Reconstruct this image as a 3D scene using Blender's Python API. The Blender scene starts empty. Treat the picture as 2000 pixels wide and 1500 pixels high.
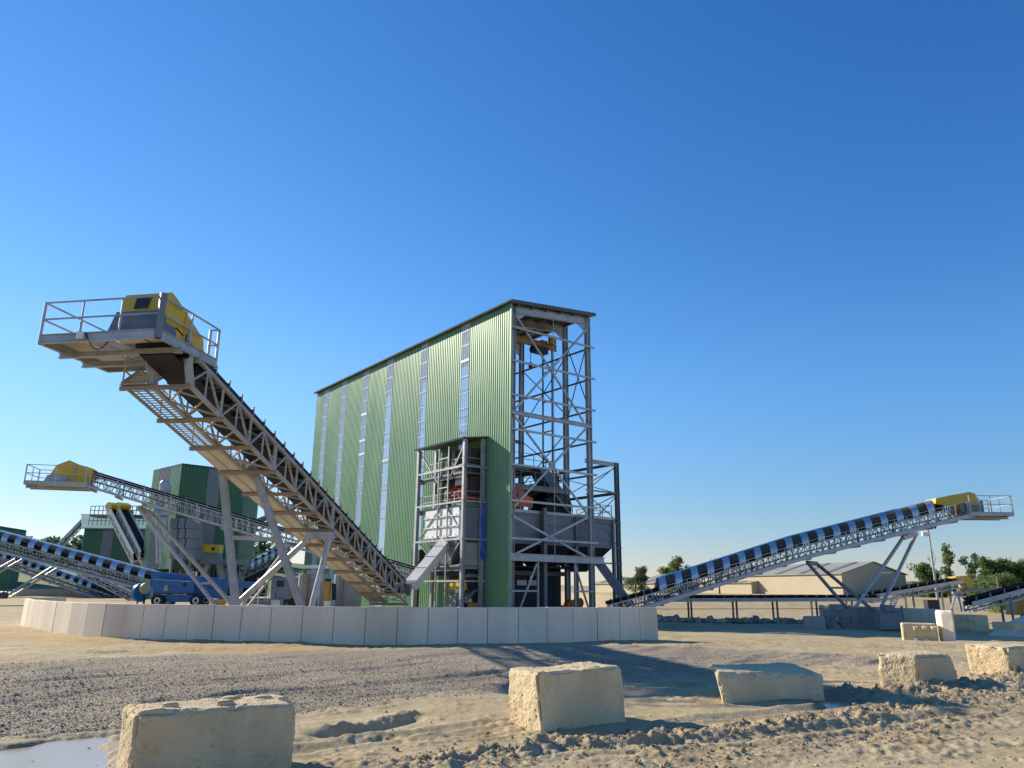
import bpy, math, random
import numpy as np
from mathutils import Vector
random.seed(7)
rng = np.random.default_rng(7)
sc = bpy.context.scene
COL = sc.collection
R = math.radians

# ------------------------------------------------------------------ camera, sky, sun, exposure
FPX, PITCH, ROLL, CAMH = 1478.0, .26596, .00845, 1.65
_F = Vector((0, math.cos(PITCH), math.sin(PITCH)))
_R0 = Vector((1, 0, 0)); _U0 = _R0.cross(_F)
_R = _R0 * math.cos(ROLL) + _U0 * math.sin(ROLL)
_U = -_R0 * math.sin(ROLL) + _U0 * math.cos(ROLL)
_C = Vector((0, 0, CAMH))
cam = bpy.data.objects.new('camera', bpy.data.cameras.new('camera')); COL.objects.link(cam)
cam.data.sensor_width = 36; cam.data.lens = FPX / 2000 * 36
cam.data.clip_end = 5000; cam.data.clip_start = .1
from mathutils import Matrix
cam.matrix_world = Matrix(((_R.x, _U.x, -_F.x, 0), (_R.y, _U.y, -_F.y, 0), (_R.z, _U.z, -_F.z, CAMH), (0, 0, 0, 1)))
sc.camera = cam

SUN = Vector((-.835, .55, 0)).normalized()
SUN_EL = R(27)
sdir = Vector((SUN.x * math.cos(SUN_EL), SUN.y * math.cos(SUN_EL), math.sin(SUN_EL)))
w = bpy.data.worlds.new('World'); sc.world = w; w.use_nodes = True
nt = w.node_tree; bg = nt.nodes['Background']
sky = nt.nodes.new('ShaderNodeTexSky'); sky.sky_type = 'NISHITA'; sky.sun_disc = False
sky.sun_elevation = SUN_EL; sky.sun_rotation = math.atan2(SUN.x, SUN.y)
sky.air_density = 1.0; sky.dust_density = .0; sky.ozone_density = 3; sky.altitude = 100
KS = .198
def wmath(op, a, b):
    n_ = nt.nodes.new('ShaderNodeMath'); n_.operation = op
    for i_, q_ in enumerate((a, b)):
        if isinstance(q_, (int, float)): n_.inputs[i_].default_value = q_
        else: nt.links.new(q_, n_.inputs[i_])
    return n_.outputs[0]
_sp = nt.nodes.new('ShaderNodeSeparateColor'); nt.links.new(sky.outputs[0], _sp.inputs[0]); _cb = nt.nodes.new('ShaderNodeCombineColor')
_tc = nt.nodes.new('ShaderNodeTexCoord'); _sx = nt.nodes.new('ShaderNodeSeparateXYZ'); nt.links.new(_tc.outputs['Generated'], _sx.inputs[0])
_hz = nt.nodes.new('ShaderNodeMapRange'); _hz.interpolation_type = 'SMOOTHSTEP'; _hz.inputs[1].default_value = -.02; _hz.inputs[2].default_value = .3; _hz.inputs[3].default_value = .62; _hz.inputs[4].default_value = 1
nt.links.new(_sx.outputs[2], _hz.inputs[0])
for k_, (gain_, pow_, soft_) in enumerate(((1.45, 1.5, .6), (.92, 1.15, .12), (.92, 1.0, .06))):
    x_ = wmath('MULTIPLY', _sp.outputs[k_], KS)
    y_ = wmath('DIVIDE', wmath('MULTIPLY', wmath('POWER', x_, pow_), gain_ / KS), wmath('ADD', wmath('MULTIPLY', x_, soft_), 1.0))
    y_ = wmath('MULTIPLY', wmath('POWER', wmath('MULTIPLY', wmath('MULTIPLY', y_, _hz.outputs[0]), KS), (1.3, 1.12, 1.0)[k_]), (.82, .84, .90)[k_] / KS)
    nt.links.new(y_, _cb.inputs[k_])
nt.links.new(_cb.outputs[0], bg.inputs[0]); bg.inputs[1].default_value = .15
ld = bpy.data.lights.new('sun', 'SUN'); ld.energy = 4.9; ld.angle = R(.53); ld.color = (1, .89, .71)
lo = bpy.data.objects.new('sun', ld); COL.objects.link(lo)
lo.rotation_euler = sdir.to_track_quat('Z', 'Y').to_euler(); lo.location = (-60, 40, 60)
sc.view_settings.view_transform = 'Standard'; sc.view_settings.look = 'None'
sc.view_settings.gamma = 1; sc.view_settings.exposure = 0.6
try:
    sc.cycles.max_bounces = 6; sc.cycles.transparent_max_bounces = 16
except Exception: pass

# ------------------------------------------------------------------ measuring helpers (photograph 2000 x 1500 px -> world metres)
def ray(x, y): return _F + _R * ((x - 1000) / FPX) + _U * ((750 - y) / FPX)
def G(x, y, z=0.0):
    d = ray(x, y); return _C + d * ((z - CAMH) / d.z)
def A(x, y, Y):
    d = ray(x, y); return _C + d * (Y / d.y)
def V(*a): return Vector(a)

# ------------------------------------------------------------------ materials
MATS = {}
def mat(name, col, rough=.6, metal=0., var=.18, scale=3., bump=0., bscale=40., stain=None, stain_amt=.0, stretch=(1, 1, 1), island=0., spec=.4):
    if name in MATS: return MATS[name]
    m = bpy.data.materials.new(name); m.use_nodes = True; MATS[name] = m
    n = m.node_tree.nodes; l = m.node_tree.links; b = n['Principled BSDF']
    b.inputs['Roughness'].default_value = rough; b.inputs['Metallic'].default_value = metal
    b.inputs['Specular IOR Level'].default_value = spec
    tc = n.new('ShaderNodeNewGeometry'); mp = n.new('ShaderNodeMapping'); mp.inputs['Scale'].default_value = stretch
    l.new(tc.outputs['Position'], mp.inputs[0])
    no = n.new('ShaderNodeTexNoise'); no.inputs['Scale'].default_value = scale; no.inputs['Detail'].default_value = 6; no.inputs['Roughness'].default_value = .65
    l.new(mp.outputs[0], no.inputs['Vector'])
    rp = n.new('ShaderNodeMapRange'); rp.inputs[1].default_value = .3; rp.inputs[2].default_value = .7
    rp.inputs[3].default_value = 1 - var; rp.inputs[4].default_value = 1 + var
    l.new(no.outputs[0], rp.inputs[0])
    mul = n.new('ShaderNodeMix'); mul.data_type = 'RGBA'; mul.blend_type = 'MULTIPLY'; mul.inputs[0].default_value = 1
    mul.inputs[6].default_value = (*col, 1)
    l.new(rp.outputs[0], mul.inputs[7]); out = mul.outputs[2]
    if stain:
        n2 = n.new('ShaderNodeTexNoise'); n2.inputs['Scale'].default_value = scale * .37; n2.inputs['Detail'].default_value = 8
        l.new(mp.outputs[0], n2.inputs['Vector'])
        r2 = n.new('ShaderNodeMapRange'); r2.inputs[1].default_value = .48; r2.inputs[2].default_value = .72; r2.inputs[4].default_value = stain_amt
        l.new(n2.outputs[0], r2.inputs[0])
        mx = n.new('ShaderNodeMix'); mx.data_type = 'RGBA'; l.new(r2.outputs[0], mx.inputs[0]); l.new(out, mx.inputs[6]); mx.inputs[7].default_value = (*stain, 1)
        out = mx.outputs[2]
    if island:
        r3 = n.new('ShaderNodeMapRange'); r3.inputs[3].default_value = 1 - island; r3.inputs[4].default_value = 1 + island
        l.new(tc.outputs['Random Per Island'], r3.inputs[0])
        m3 = n.new('ShaderNodeMix'); m3.data_type = 'RGBA'; m3.blend_type = 'MULTIPLY'; m3.inputs[0].default_value = 1
        l.new(out, m3.inputs[6]); l.new(r3.outputs[0], m3.inputs[7]); out = m3.outputs[2]
    l.new(out, b.inputs['Base Color'])
    rr = n.new('ShaderNodeMapRange'); rr.inputs[3].default_value = max(.05, rough - .12); rr.inputs[4].default_value = min(1, rough + .12)
    l.new(no.outputs[0], rr.inputs[0]); l.new(rr.outputs[0], b.inputs['Roughness'])
    if bump:
        nb = n.new('ShaderNodeTexNoise'); nb.inputs['Scale'].default_value = bscale; nb.inputs['Detail'].default_value = 8
        l.new(mp.outputs[0], nb.inputs['Vector'])
        bp = n.new('ShaderNodeBump'); bp.inputs['Strength'].default_value = bump; bp.inputs['Distance'].default_value = .03
        l.new(nb.outputs[0], bp.inputs['Height']); l.new(bp.outputs[0], b.inputs['Normal'])
    return m
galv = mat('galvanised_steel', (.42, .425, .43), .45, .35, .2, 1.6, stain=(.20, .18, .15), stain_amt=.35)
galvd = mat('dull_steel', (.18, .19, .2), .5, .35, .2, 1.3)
dusty = mat('dusty_steel', (.40, .385, .36), .7, .1, .22, 1.5, stain=(.32, .25, .17), stain_amt=.5)
rusty = mat('rusty_steel', (.31, .245, .175), .8, 0, .2, 2, stain=(.36, .28, .19), stain_amt=.6)
board = mat('walkway_board', (.58, .565, .52), .75, 0, .15, 1.2, stain=(.42, .34, .24), stain_amt=.4)
rubber = mat('black_rubber', (.018, .018, .02), .7, 0, .3, 3)
dark = mat('dark_machine', (.03, .034, .042), .6, .1, .3, 2)
yellow = mat('yellow_paint', (.62, .42, .035), .45, 0, .12, 1.5, stain=(.45, .32, .1), stain_amt=.3)
crane_b = mat('crane_beam', (.36, .19, .04), .5, 0, .15, 1.5)
crane_y = mat('crane_paint', (.52, .26, .035), .45, 0, .12, 1.5)
orange = mat('orange_paint', (.72, .11, .02), .45, 0, .15, 2)
blue = mat('blue_paint', (.012, .125, .36), .35, 0, .15, 1.5, stain=(.12, .2, .35), stain_amt=.2)
tarp = mat('blue_sheet', (.02, .08, .42), .5, 0, .2, 1.5)
white = mat('white_paint', (.78, .78, .74), .5, 0, .08, 1.5, stain=(.55, .52, .45), stain_amt=.3)
chute_m = mat('pale_steel', (.74, .70, .62), .5, .15, .1, 1.2)
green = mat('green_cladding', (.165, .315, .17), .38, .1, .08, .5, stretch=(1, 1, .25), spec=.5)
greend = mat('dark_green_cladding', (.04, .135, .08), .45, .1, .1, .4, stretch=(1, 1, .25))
greenl = mat('pale_lit_green', (.20, .34, .22), .45, .1, .08, .4, stretch=(1, 1, .25))  # paler green; on left walls of the halls it puts sunlight into the colour
trim = mat('green_trim', (.02, .05, .045), .8, 0, .1, 1, spec=.15)
roofm = mat('roof_sheet', (.11, .115, .11), .55, .2, .12, .7)
conc = mat('precast_concrete', (.77, .67, .52), .85, 0, .1, 1.1, .15, 60, stain=(.48, .40, .29), stain_amt=.6, stretch=(1, 1, .22), island=.07)
concg = mat('grey_concrete', (.34, .33, .31), .88, 0, .14, .9, .15, 40, stain=(.24, .22, .2), stain_amt=.4)
blockm = mat('cast_block', (.68, .54, .33), .92, 0, .16, 2.4, .8, 60, stretch=(1, 1, .5), stain=(.50, .37, .22), stain_amt=.55)
beige = mat('beige_cladding', (.43, .365, .245), .6, 0, .05, .3)
beiger = mat('grey_roof_sheet', (.28, .27, .24), .65, 0, .1, .3)
silver = mat('hood_sheet', (.46, .55, .64), .3, .55, .1, 1.2)
filterm = mat('grey_panel', (.19, .21, .235), .55, .2, .1, .6)
leaf1 = mat('leaf_green', (.12, .18, .05), .7, 0, .25, .5, island=.45)
leaf2 = mat('leaf_light', (.18, .24, .07), .7, 0, .25, .5, island=.45)
leaf3 = mat('leaf_far', (.10, .16, .08), .8, 0, .2, .1, island=.4)
for q_ in (leaf1, leaf2, leaf3):
    n_ = q_.node_tree.nodes; l_ = q_.node_tree.links; b_ = n_['Principled BSDF']; t_ = n_.new('ShaderNodeBsdfTranslucent'); x_ = n_.new('ShaderNodeMixShader'); x_.inputs[0].default_value = .45
    l_.new(b_.inputs['Base Color'].links[0].from_socket, t_.inputs[0]); l_.new(b_.outputs[0], x_.inputs[1]); l_.new(t_.outputs[0], x_.inputs[2]); l_.new(x_.outputs[0], n_['Material Output'].inputs[0])
bark = mat('bark', (.12, .10, .085), .9, 0, .25, 4)
sand = mat('white_sand', (.62, .54, .42), .95, 0, .1, 1.5, .3, 30)
clodm = mat('mud_clod', (.30, .22, .13), .95, 0, .2, 6, .5, 60, island=.25)
stonem = mat('gravel_stone', (.34, .295, .23), .9, 0, .12, 5, island=.4)
# polycarbonate daylight sheet
def sheet_mat():
    m = bpy.data.materials.new('daylight_sheet'); m.use_nodes = True; n = m.node_tree.nodes; l = m.node_tree.links
    b = n['Principled BSDF']; b.inputs['Base Color'].default_value = (.66, .82, .98, 1); b.inputs['Roughness'].default_value = .25
    t = n.new('ShaderNodeBsdfTransparent'); t.inputs[0].default_value = (.82, .9, .97, 1); tl_ = n.new('ShaderNodeBsdfTranslucent'); tl_.inputs[0].default_value = (.7, .8, .9, 1); m1 = n.new('ShaderNodeMixShader'); m1.inputs[0].default_value = .4
    mx = n.new('ShaderNodeMixShader'); no = n.new('ShaderNodeTexNoise'); no.inputs['Scale'].default_value = .6
    g = n.new('ShaderNodeNewGeometry'); l.new(g.outputs['Position'], no.inputs['Vector'])
    r = n.new('ShaderNodeMapRange'); r.inputs[3].default_value = .15; r.inputs[4].default_value = .5
    l.new(no.outputs[0], r.inputs[0]); l.new(b.outputs[0], m1.inputs[1]); l.new(tl_.outputs[0], m1.inputs[2]); l.new(r.outputs[0], mx.inputs[0]); l.new(m1.outputs[0], mx.inputs[1]); l.new(t.outputs[0], mx.inputs[2])
    l.new(mx.outputs[0], n['Material Output'].inputs[0]); return m
daylight = sheet_mat()
lapm = mat('pale_lap', (.62, .70, .76), .4)
def water_mat():
    m = bpy.data.materials.new('puddle_water'); m.use_nodes = True; n = m.node_tree.nodes; l = m.node_tree.links
    b = n['Principled BSDF']; b.inputs['Base Color'].default_value = (.44, .36, .25, 1); b.inputs['Roughness'].default_value = .16; b.inputs['Specular IOR Level'].default_value = .6
    no = n.new('ShaderNodeTexNoise'); no.inputs['Scale'].default_value = 6; g = n.new('ShaderNodeNewGeometry'); l.new(g.outputs['Position'], no.inputs['Vector'])
    bp = n.new('ShaderNodeBump'); bp.inputs['Strength'].default_value = .06; bp.inputs['Distance'].default_value = .02
    l.new(no.outputs[0], bp.inputs['Height']); l.new(bp.outputs[0], b.inputs['Normal']); return m
waterm = water_mat()

# ------------------------------------------------------------------ mesh helpers
def tag(o, label=None, cat=None, group=None, kind=None):
    if label: o['label'] = label
    if cat: o['category'] = cat
    if group: o['group'] = group
    if kind: o['kind'] = kind
    return o
def thing(name, loc, label, cat, group=None):
    o = bpy.data.objects.new(name, None); COL.objects.link(o); o.location = loc; o.empty_display_size = .5
    return tag(o, label, cat, group)
def origin_of(o):
    p = Vector((0, 0, 0))
    while o is not None: p += o.location; o = o.parent
    return p
class MB:
    def __init__(s): s.v = []; s.f = []
    def add(s, vs, fs):
        k = len(s.v); s.v += [tuple(p) for p in vs]; s.f += [tuple(i + k for i in f) for f in fs]; return s
    def bar(s, p, q, wd, h=None, up=None):
        h = wd if h is None else h; p = Vector(p); q = Vector(q); d = (q - p).normalized()
        up = Vector(up) if up is not None else (Vector((0, 0, 1)) if abs(d.z) < .95 else Vector((0.77, .63, 0)))
        a = d.cross(up).normalized() * (wd / 2); b = a.cross(d).normalized() * (h / 2)
        vs = [p - a - b, p + a - b, p + a + b, p - a + b, q - a - b, q + a - b, q + a + b, q - a + b]
        return s.add(vs, [(0, 3, 2, 1), (4, 5, 6, 7), (0, 1, 5, 4), (1, 2, 6, 5), (2, 3, 7, 6), (3, 0, 4, 7)])
    def ibar(s, p, q, wd, h, up=None, t=.03):
        p = Vector(p); q = Vector(q); d = (q - p).normalized()
        up = Vector(up) if up is not None else (Vector((0, 0, 1)) if abs(d.z) < .95 else Vector((0.77, .63, 0)))
        a = d.cross(up).normalized(); b = a.cross(d).normalized()
        s.bar(p, q, t, h - 2 * t, up); s.bar(p + b * (h / 2 - t / 2), q + b * (h / 2 - t / 2), wd, t, up); s.bar(p - b * (h / 2 - t / 2), q - b * (h / 2 - t / 2), wd, t, up); return s
    def tube(s, p, q, r, n=10, r2=None, cap=True):
        r2 = r if r2 is None else r2; p = Vector(p); q = Vector(q); d = (q - p).normalized()
        u = d.orthogonal().normalized(); v = d.cross(u); vs = []
        for k in range(n):
            c = u * math.cos(2 * math.pi * k / n) + v * math.sin(2 * math.pi * k / n); vs += [p + c * r, q + c * r2]
        fs = [(2 * k, 2 * ((k + 1) % n), 2 * ((k + 1) % n) + 1, 2 * k + 1) for k in range(n)]
        if cap: fs += [tuple(2 * k for k in range(n - 1, -1, -1)), tuple(2 * k + 1 for k in range(n))]
        return s.add(vs, fs)
    def box(s, c, ax, ay, az):
        c = Vector(c); ax = Vector(ax); ay = Vector(ay); az = Vector(az)
        vs = [c + ax * i + ay * j + az * k for i, j, k in ((-1, -1, -1), (1, -1, -1), (1, 1, -1), (-1, 1, -1), (-1, -1, 1), (1, -1, 1), (1, 1, 1), (-1, 1, 1))]
        return s.add(vs, [(0, 3, 2, 1), (4, 5, 6, 7), (0, 1, 5, 4), (1, 2, 6, 5), (2, 3, 7, 6), (3, 0, 4, 7)])
    def prism(s, pts, ext):
        n = len(pts); ext = Vector(ext); pts = [Vector(p) for p in pts]
        return s.add(pts + [p + ext for p in pts], [tuple(range(n - 1, -1, -1)), tuple(range(n, 2 * n))] + [(k, (k + 1) % n, n + (k + 1) % n, n + k) for k in range(n)])
    def loft(s, a, b, caps=True):
        n = len(a)
        return s.add(list(a) + list(b), [(k, (k + 1) % n, n + (k + 1) % n, n + k) for k in range(n)] + ([tuple(range(n - 1, -1, -1)), tuple(range(n, 2 * n))] if caps else []))
    def build(s, name, m, parent=None, smooth=False, origin=None):
        o_ = origin_of(parent) if parent is not None else Vector(origin or (0, 0, 0))
        me = bpy.data.meshes.new(name)
        me.from_pydata([(p[0] - o_.x, p[1] - o_.y, p[2] - o_.z) for p in s.v], [], s.f); me.materials.append(m)
        if smooth: me.polygons.foreach_set('use_smooth', [True] * len(me.polygons))
        me.update()
        o = bpy.data.objects.new(name, me); COL.objects.link(o)
        if parent is not None: o.parent = parent
        else: o.location = o_
        return o
def np_mesh(name, verts, faces, m, smooth=False):
    me = bpy.data.meshes.new(name); k = faces.shape[1]
    me.vertices.add(len(verts)); me.vertices.foreach_set('co', verts.astype(np.float32).ravel())
    me.loops.add(faces.size); me.loops.foreach_set('vertex_index', faces.astype(np.int32).ravel())
    me.polygons.add(len(faces)); me.polygons.foreach_set('loop_start', np.arange(0, faces.size, k, dtype=np.int32))
    if smooth: me.polygons.foreach_set('use_smooth', np.ones(len(faces), dtype=bool))
    me.materials.append(m); me.update(calc_edges=True); me.validate()
    return me

# ------------------------------------------------------------------ terrain
def vnoise(x, y, seed=0.):
    xi = np.floor(x); yi = np.floor(y); fx = x - xi; fy = y - yi
    fx = fx * fx * fx * (fx * (fx * 6 - 15) + 10); fy = fy * fy * fy * (fy * (fy * 6 - 15) + 10)
    def h(i, j):
        a = np.sin(i * 127.1 + j * 311.7 + seed * 74.7) * 43758.5453; return a - np.floor(a)
    return (h(xi, yi) * (1 - fx) + h(xi + 1, yi) * fx) * (1 - fy) + (h(xi, yi + 1) * (1 - fx) + h(xi + 1, yi + 1) * fx) * fy
def fbm(x, y, o=4, seed=0., g=.5):
    t = 0; a = 1; n = 0
    for k in range(o):
        t = t + a * vnoise(x, y, seed + k); n += a; a *= g; x = x * 2.03 + 13.7; y = y * 2.03 + 7.1
    return t / n
def S(a, b, x):
    t = np.clip((x - a) / (b - a), 0, 1); return t * t * (3 - 2 * t)
def inpoly(x, y, poly):
    c = np.zeros(x.shape, bool); n = len(poly)
    for k in range(n):
        x1, y1 = poly[k]; x2, y2 = poly[(k + 1) % n]
        m = ((y1 > y) != (y2 > y)); c ^= m & (x < (x2 - x1) * (y - y1) / ((y2 - y1) if y2 != y1 else 1e-9) + x1)
    return c
def dline(x, y, pl):
    d = np.full(x.shape, 1e9)
    for (x1, y1), (x2, y2) in zip(pl[:-1], pl[1:]):
        vx, vy = x2 - x1, y2 - y1; t = np.clip(((x - x1) * vx + (y - y1) * vy) / (vx * vx + vy * vy), 0, 1)
        d = np.minimum(d, np.hypot(x - x1 - t * vx, y - y1 - t * vy))
    return d
def gp(l): return [tuple(G(*q)[:2]) for q in l]
GRAVEL = gp([(-300, 1450), (0, 1440), (230, 1420), (580, 1392), (775, 1368), (985, 1347), (1230, 1336), (1390, 1318), (1500, 1305), (1720, 1298), (1700, 1282), (1500, 1274), (1300, 1263), (1000, 1264), (620, 1268), (400, 1278), (150, 1292), (-300, 1310)])
CLOD = gp([(820, 1498), (1000, 1476), (1200, 1452), (1400, 1436), (1560, 1418), (1700, 1398), (1850, 1372), (2000, 1338), (2150, 1310)])
CLOD2 = gp([(1250, 1500), (1500, 1468), (1700, 1440), (1900, 1400), (2050, 1360)])
RUT = gp([(640, 1428), (700, 1420), (790, 1400)])
BERM = gp([(1660, 1358), (1780, 1358), (1850, 1348), (2030, 1315)])
PUD1 = gp([(-200, 1600), (-200, 1462), (0, 1448), (120, 1434), (245, 1424), (240, 1600)])
PUD2 = gp([(1612, 1362), (1660, 1362), (1722, 1372), (1700, 1384), (1640, 1386), (1570, 1384), (1575, 1372)])
ORANGE_L = gp([(-100, 1222), (60, 1240), (250, 1262), (480, 1268), (640, 1266)])
WALLPX = [(48, 1225), (58, 1227.5), (75, 1231), (100, 1235.5), (130, 1240), (162, 1243.5), (196, 1246.5), (234, 1249), (272, 1250.5), (316, 1251.5), (362, 1252.5), (412, 1253), (466, 1254), (524, 1255.5), (586, 1256.8), (648, 1257.6), (711, 1258), (774, 1258.2), (835, 1258), (893, 1257.6), (952, 1257), (1013, 1256.2), (1069, 1255.5), (1120, 1254.8), (1168, 1254), (1212, 1253.2), (1252, 1252.2), (1287, 1251)]
WALL = [G(*q) for q in WALLPX]
WALL = [Vector((-23.6, 41.5, 0)), Vector((-23.2, 39.2, 0)), Vector((-22.6, 37, 0)), Vector((-21.6, 35.0, 0))] + WALL
TRACKS = [gp(q) for q in ([(-200, 1395), (200, 1350), (600, 1315), (900, 1288), (1150, 1276)], [(-200, 1350), (250, 1320), (650, 1292), (900, 1276)], [(300, 1372), (700, 1340), (1000, 1310), (1300, 1290), (1650, 1282)], [(560, 1470), (900, 1420), (1000, 1405)], [(1100, 1470), (1500, 1445), (1900, 1395)], [(1330, 1410), (1500, 1395), (1700, 1375)], [(-100, 1290), (200, 1280), (420, 1268)])]
def height(x, y, detail=True):
    z = -.7 * S(27, 42, y) * S(2, 9, x)
    z = z + 2.0 * S(66, 112, y) * S(8, 14, x) + .35 * S(80, 130, y) * S(0, -20, x)
    z = z + 10 * S(140, 300, y) * S(-40, -130, x) + 6 * S(260, 600, y) * S(60, 160, x) + 3 * S(200, 500, y)
    z = z + 5 * S(160, 300, y) * np.exp(-((x + 62) / 60) ** 2)
    near = 1 - S(30, 45, y)
    z = z + (fbm(x / 5, y / 5, 3, 3) - .5) * .16 * S(7, 14, y) * near
    z = z + (fbm(x / 6, y / 6, 3, 9) - .5) * .3 * (1 - near) * (1 - S(60, 120, y) * .0)
    if not detail: return z
    xw = x + (fbm(x / 1.3, y / 1.3, 3, 5) - .5) * 1.2; yw = y + (fbm(x / 1.3, y / 1.3, 3, 6) - .5) * 1.2
    gm = inpoly(xw, yw, GRAVEL).astype(float)
    ax = x * .62 + y * .78; ay = -x * .78 + y * .62
    rid = fbm(ax / 2.4, ay / .42, 3, 11)
    z = z + gm * ((rid - .5) * .12 + (vnoise(x / .035, y / .035, 2) - .5) * .009 + (fbm(x / .16, y / .16, 2, 8) - .5) * .016)
    mud = (1 - gm) * near
    for p1 in (PUD1, PUD2): mud = mud * (1 - .5 * S(.6, -.1, np.where(inpoly(x, y, p1), -1, 1) * dline(x, y, list(p1) + [p1[0]])))
    for pl in TRACKS:
        d = dline(x, y, pl); z = z - .035 * np.exp(-(d / .13) ** 2) * near + .028 * np.exp(-((d - .27) / .1) ** 2) * near
    z = z + mud * ((fbm(x / .5, y / .5, 4, 21) - .5) * .05 + (fbm(x / .07, y / .07, 2, 22) - .5) * .012)
    patch = S(.56, .7, fbm(x / .8, y / .5, 3, 31)) * mud
    z = z + patch * (vnoise(x / .07, y / .07, 32)) * .035
    for pl, wd, amp, sd in ((CLOD, .38, .17, 41), (CLOD2, .6, .075, 44), (BERM, .4, .30, 47)):
        b = np.exp(-(dline(x, y, pl) / wd) ** 2)
        z = z + b * amp * (.1 + 1.7 * np.abs(fbm(x / .3, y / .22, 5, sd, .62) - .42) + .3 * (fbm(x / .055, y / .055, 3, sd + 1) - .3))
    d = dline(x, y, RUT); z = z - .13 * np.exp(-(d / .22) ** 2)
    d2 = dline(x, y - .28, RUT); z = z + .10 * np.exp(-(d2 / .16) ** 2) * (.4 + fbm(x / .1, y / .1, 3, 51))
    for p1, dp in ((PUD1, .075), (PUD2, .08)):
        xq = x + (fbm(x / .5, y / .5, 4, 61) - .5) * .7; yq = y + (fbm(x / .5, y / .5, 4, 62) - .5) * .7
        z = z - inpoly(xq, yq, p1) * dp * S(0, .3, dline(xq, yq, list(p1) + [p1[0]]))
    od = dline(x, y, [tuple(p[:2]) for p in WALL]); z = z + .07 * np.exp(-(od / .8) ** 2) * S(-2, -7, x) * near * fbm(x / .4, y / .4, 3, 71)
    return z
def zat(x, y): return float(height(np.array([float(x)]), np.array([float(y)]), False)[0])
def ground():
    k1 = np.linspace(CAMH / 4.2, CAMH / 34., 560); Y = np.concatenate([[-60, -10, 2.0], CAMH / k1, np.geomspace(34.5, 1500, 150)])
    T = np.concatenate([np.linspace(-2.2, -.86, 60, endpoint=False), np.linspace(-.86, .86, 820), np.linspace(.862, 2.2, 60)])
    yy = np.repeat(Y[:, None], len(T), 1); xx = T[None, :] * np.maximum(np.abs(yy), 4.2)
    z = height(xx, yy, True); z[:3] = 0
    v = np.stack([xx, yy, z], -1).reshape(-1, 3); nr, nc = xx.shape
    i = np.arange(nr - 1)[:, None] * nc + np.arange(nc - 1)[None, :]
    f = np.stack([i, i + 1, i + nc + 1, i + nc], -1).reshape(-1, 4)
    # zones
    x, y = xx.ravel(), yy.ravel()
    xw = x + (fbm(x / 1.3, y / 1.3, 3, 5) - .5) * 1.2; yw = y + (fbm(x / 1.3, y / 1.3, 3, 6) - .5) * 1.2
    gm = S(-.55, .55, np.where(inpoly(xw, yw, GRAVEL), 1, -1) * dline(xw, yw, GRAVEL + [GRAVEL[0]]) + (fbm(x / .22, y / .22, 3, 15) - .5) * 1.1)
    xq = x + (fbm(x / .5, y / .5, 4, 61) - .5) * 1.2; yq = y + (fbm(x / .5, y / .5, 4, 62) - .5) * .8
    og = np.exp(-(dline(xq, yq, ORANGE_L) / 1.7) ** 2) * (1 - gm * .75) * S(.25, .6, fbm(x / 1.1, y / .8, 4, 81))
    og = np.maximum(og, np.exp(-(dline(xq, yq, gp([(1350, 1258), (1700, 1262)])) / .9) ** 2) * .6 * S(.35, .6, fbm(x / 1.1, y / .8, 4, 82)))
    cl = np.zeros_like(x)
    for pl, wd in ((CLOD, .42), (CLOD2, .5), (BERM, .5)):
        cl = np.maximum(cl, np.exp(-(dline(x, y, pl) / wd) ** 2) * S(.3, .6, fbm(x / .4, y / .3, 3, 91)))
    wet_dark = np.zeros_like(x)
    for p1 in (PUD1, PUD2):
        cx = np.mean([q[0] for q in p1]); cy = np.mean([q[1] for q in p1])
        wet_dark = np.maximum(wet_dark, inpoly(cx + (xq - cx) / 1.25, cy + (yq - cy) / 1.25, p1))
    wet_dark = np.maximum(wet_dark, np.exp(-(dline(xq, yq, [tuple(p[:2] ) for p in [q + Vector((0, -.6, 0)) for q in WALL[12:]]]) / .55) ** 2) * .8)  # darker band along the front foot of the wall
    grass = S(230, 330, y) * S(20, 60, x) + S(130, 190, y) * S(-20, -60, x)
    me = np_mesh('ground', v, f, ground_mat(), True)
    a = me.color_attributes.new('zone', 'FLOAT_COLOR', 'POINT')
    a.data.foreach_set('color', np.stack([gm, og, cl, np.clip(wet_dark, 0, 1)], -1).astype(np.float32).ravel())
    b = me.attributes.new('grass', 'FLOAT', 'POINT'); b.data.foreach_set('value', np.clip(grass, 0, 1).astype(np.float32).ravel())
    o = bpy.data.objects.new('ground', me); COL.objects.link(o); return tag(o, kind='structure')
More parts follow.
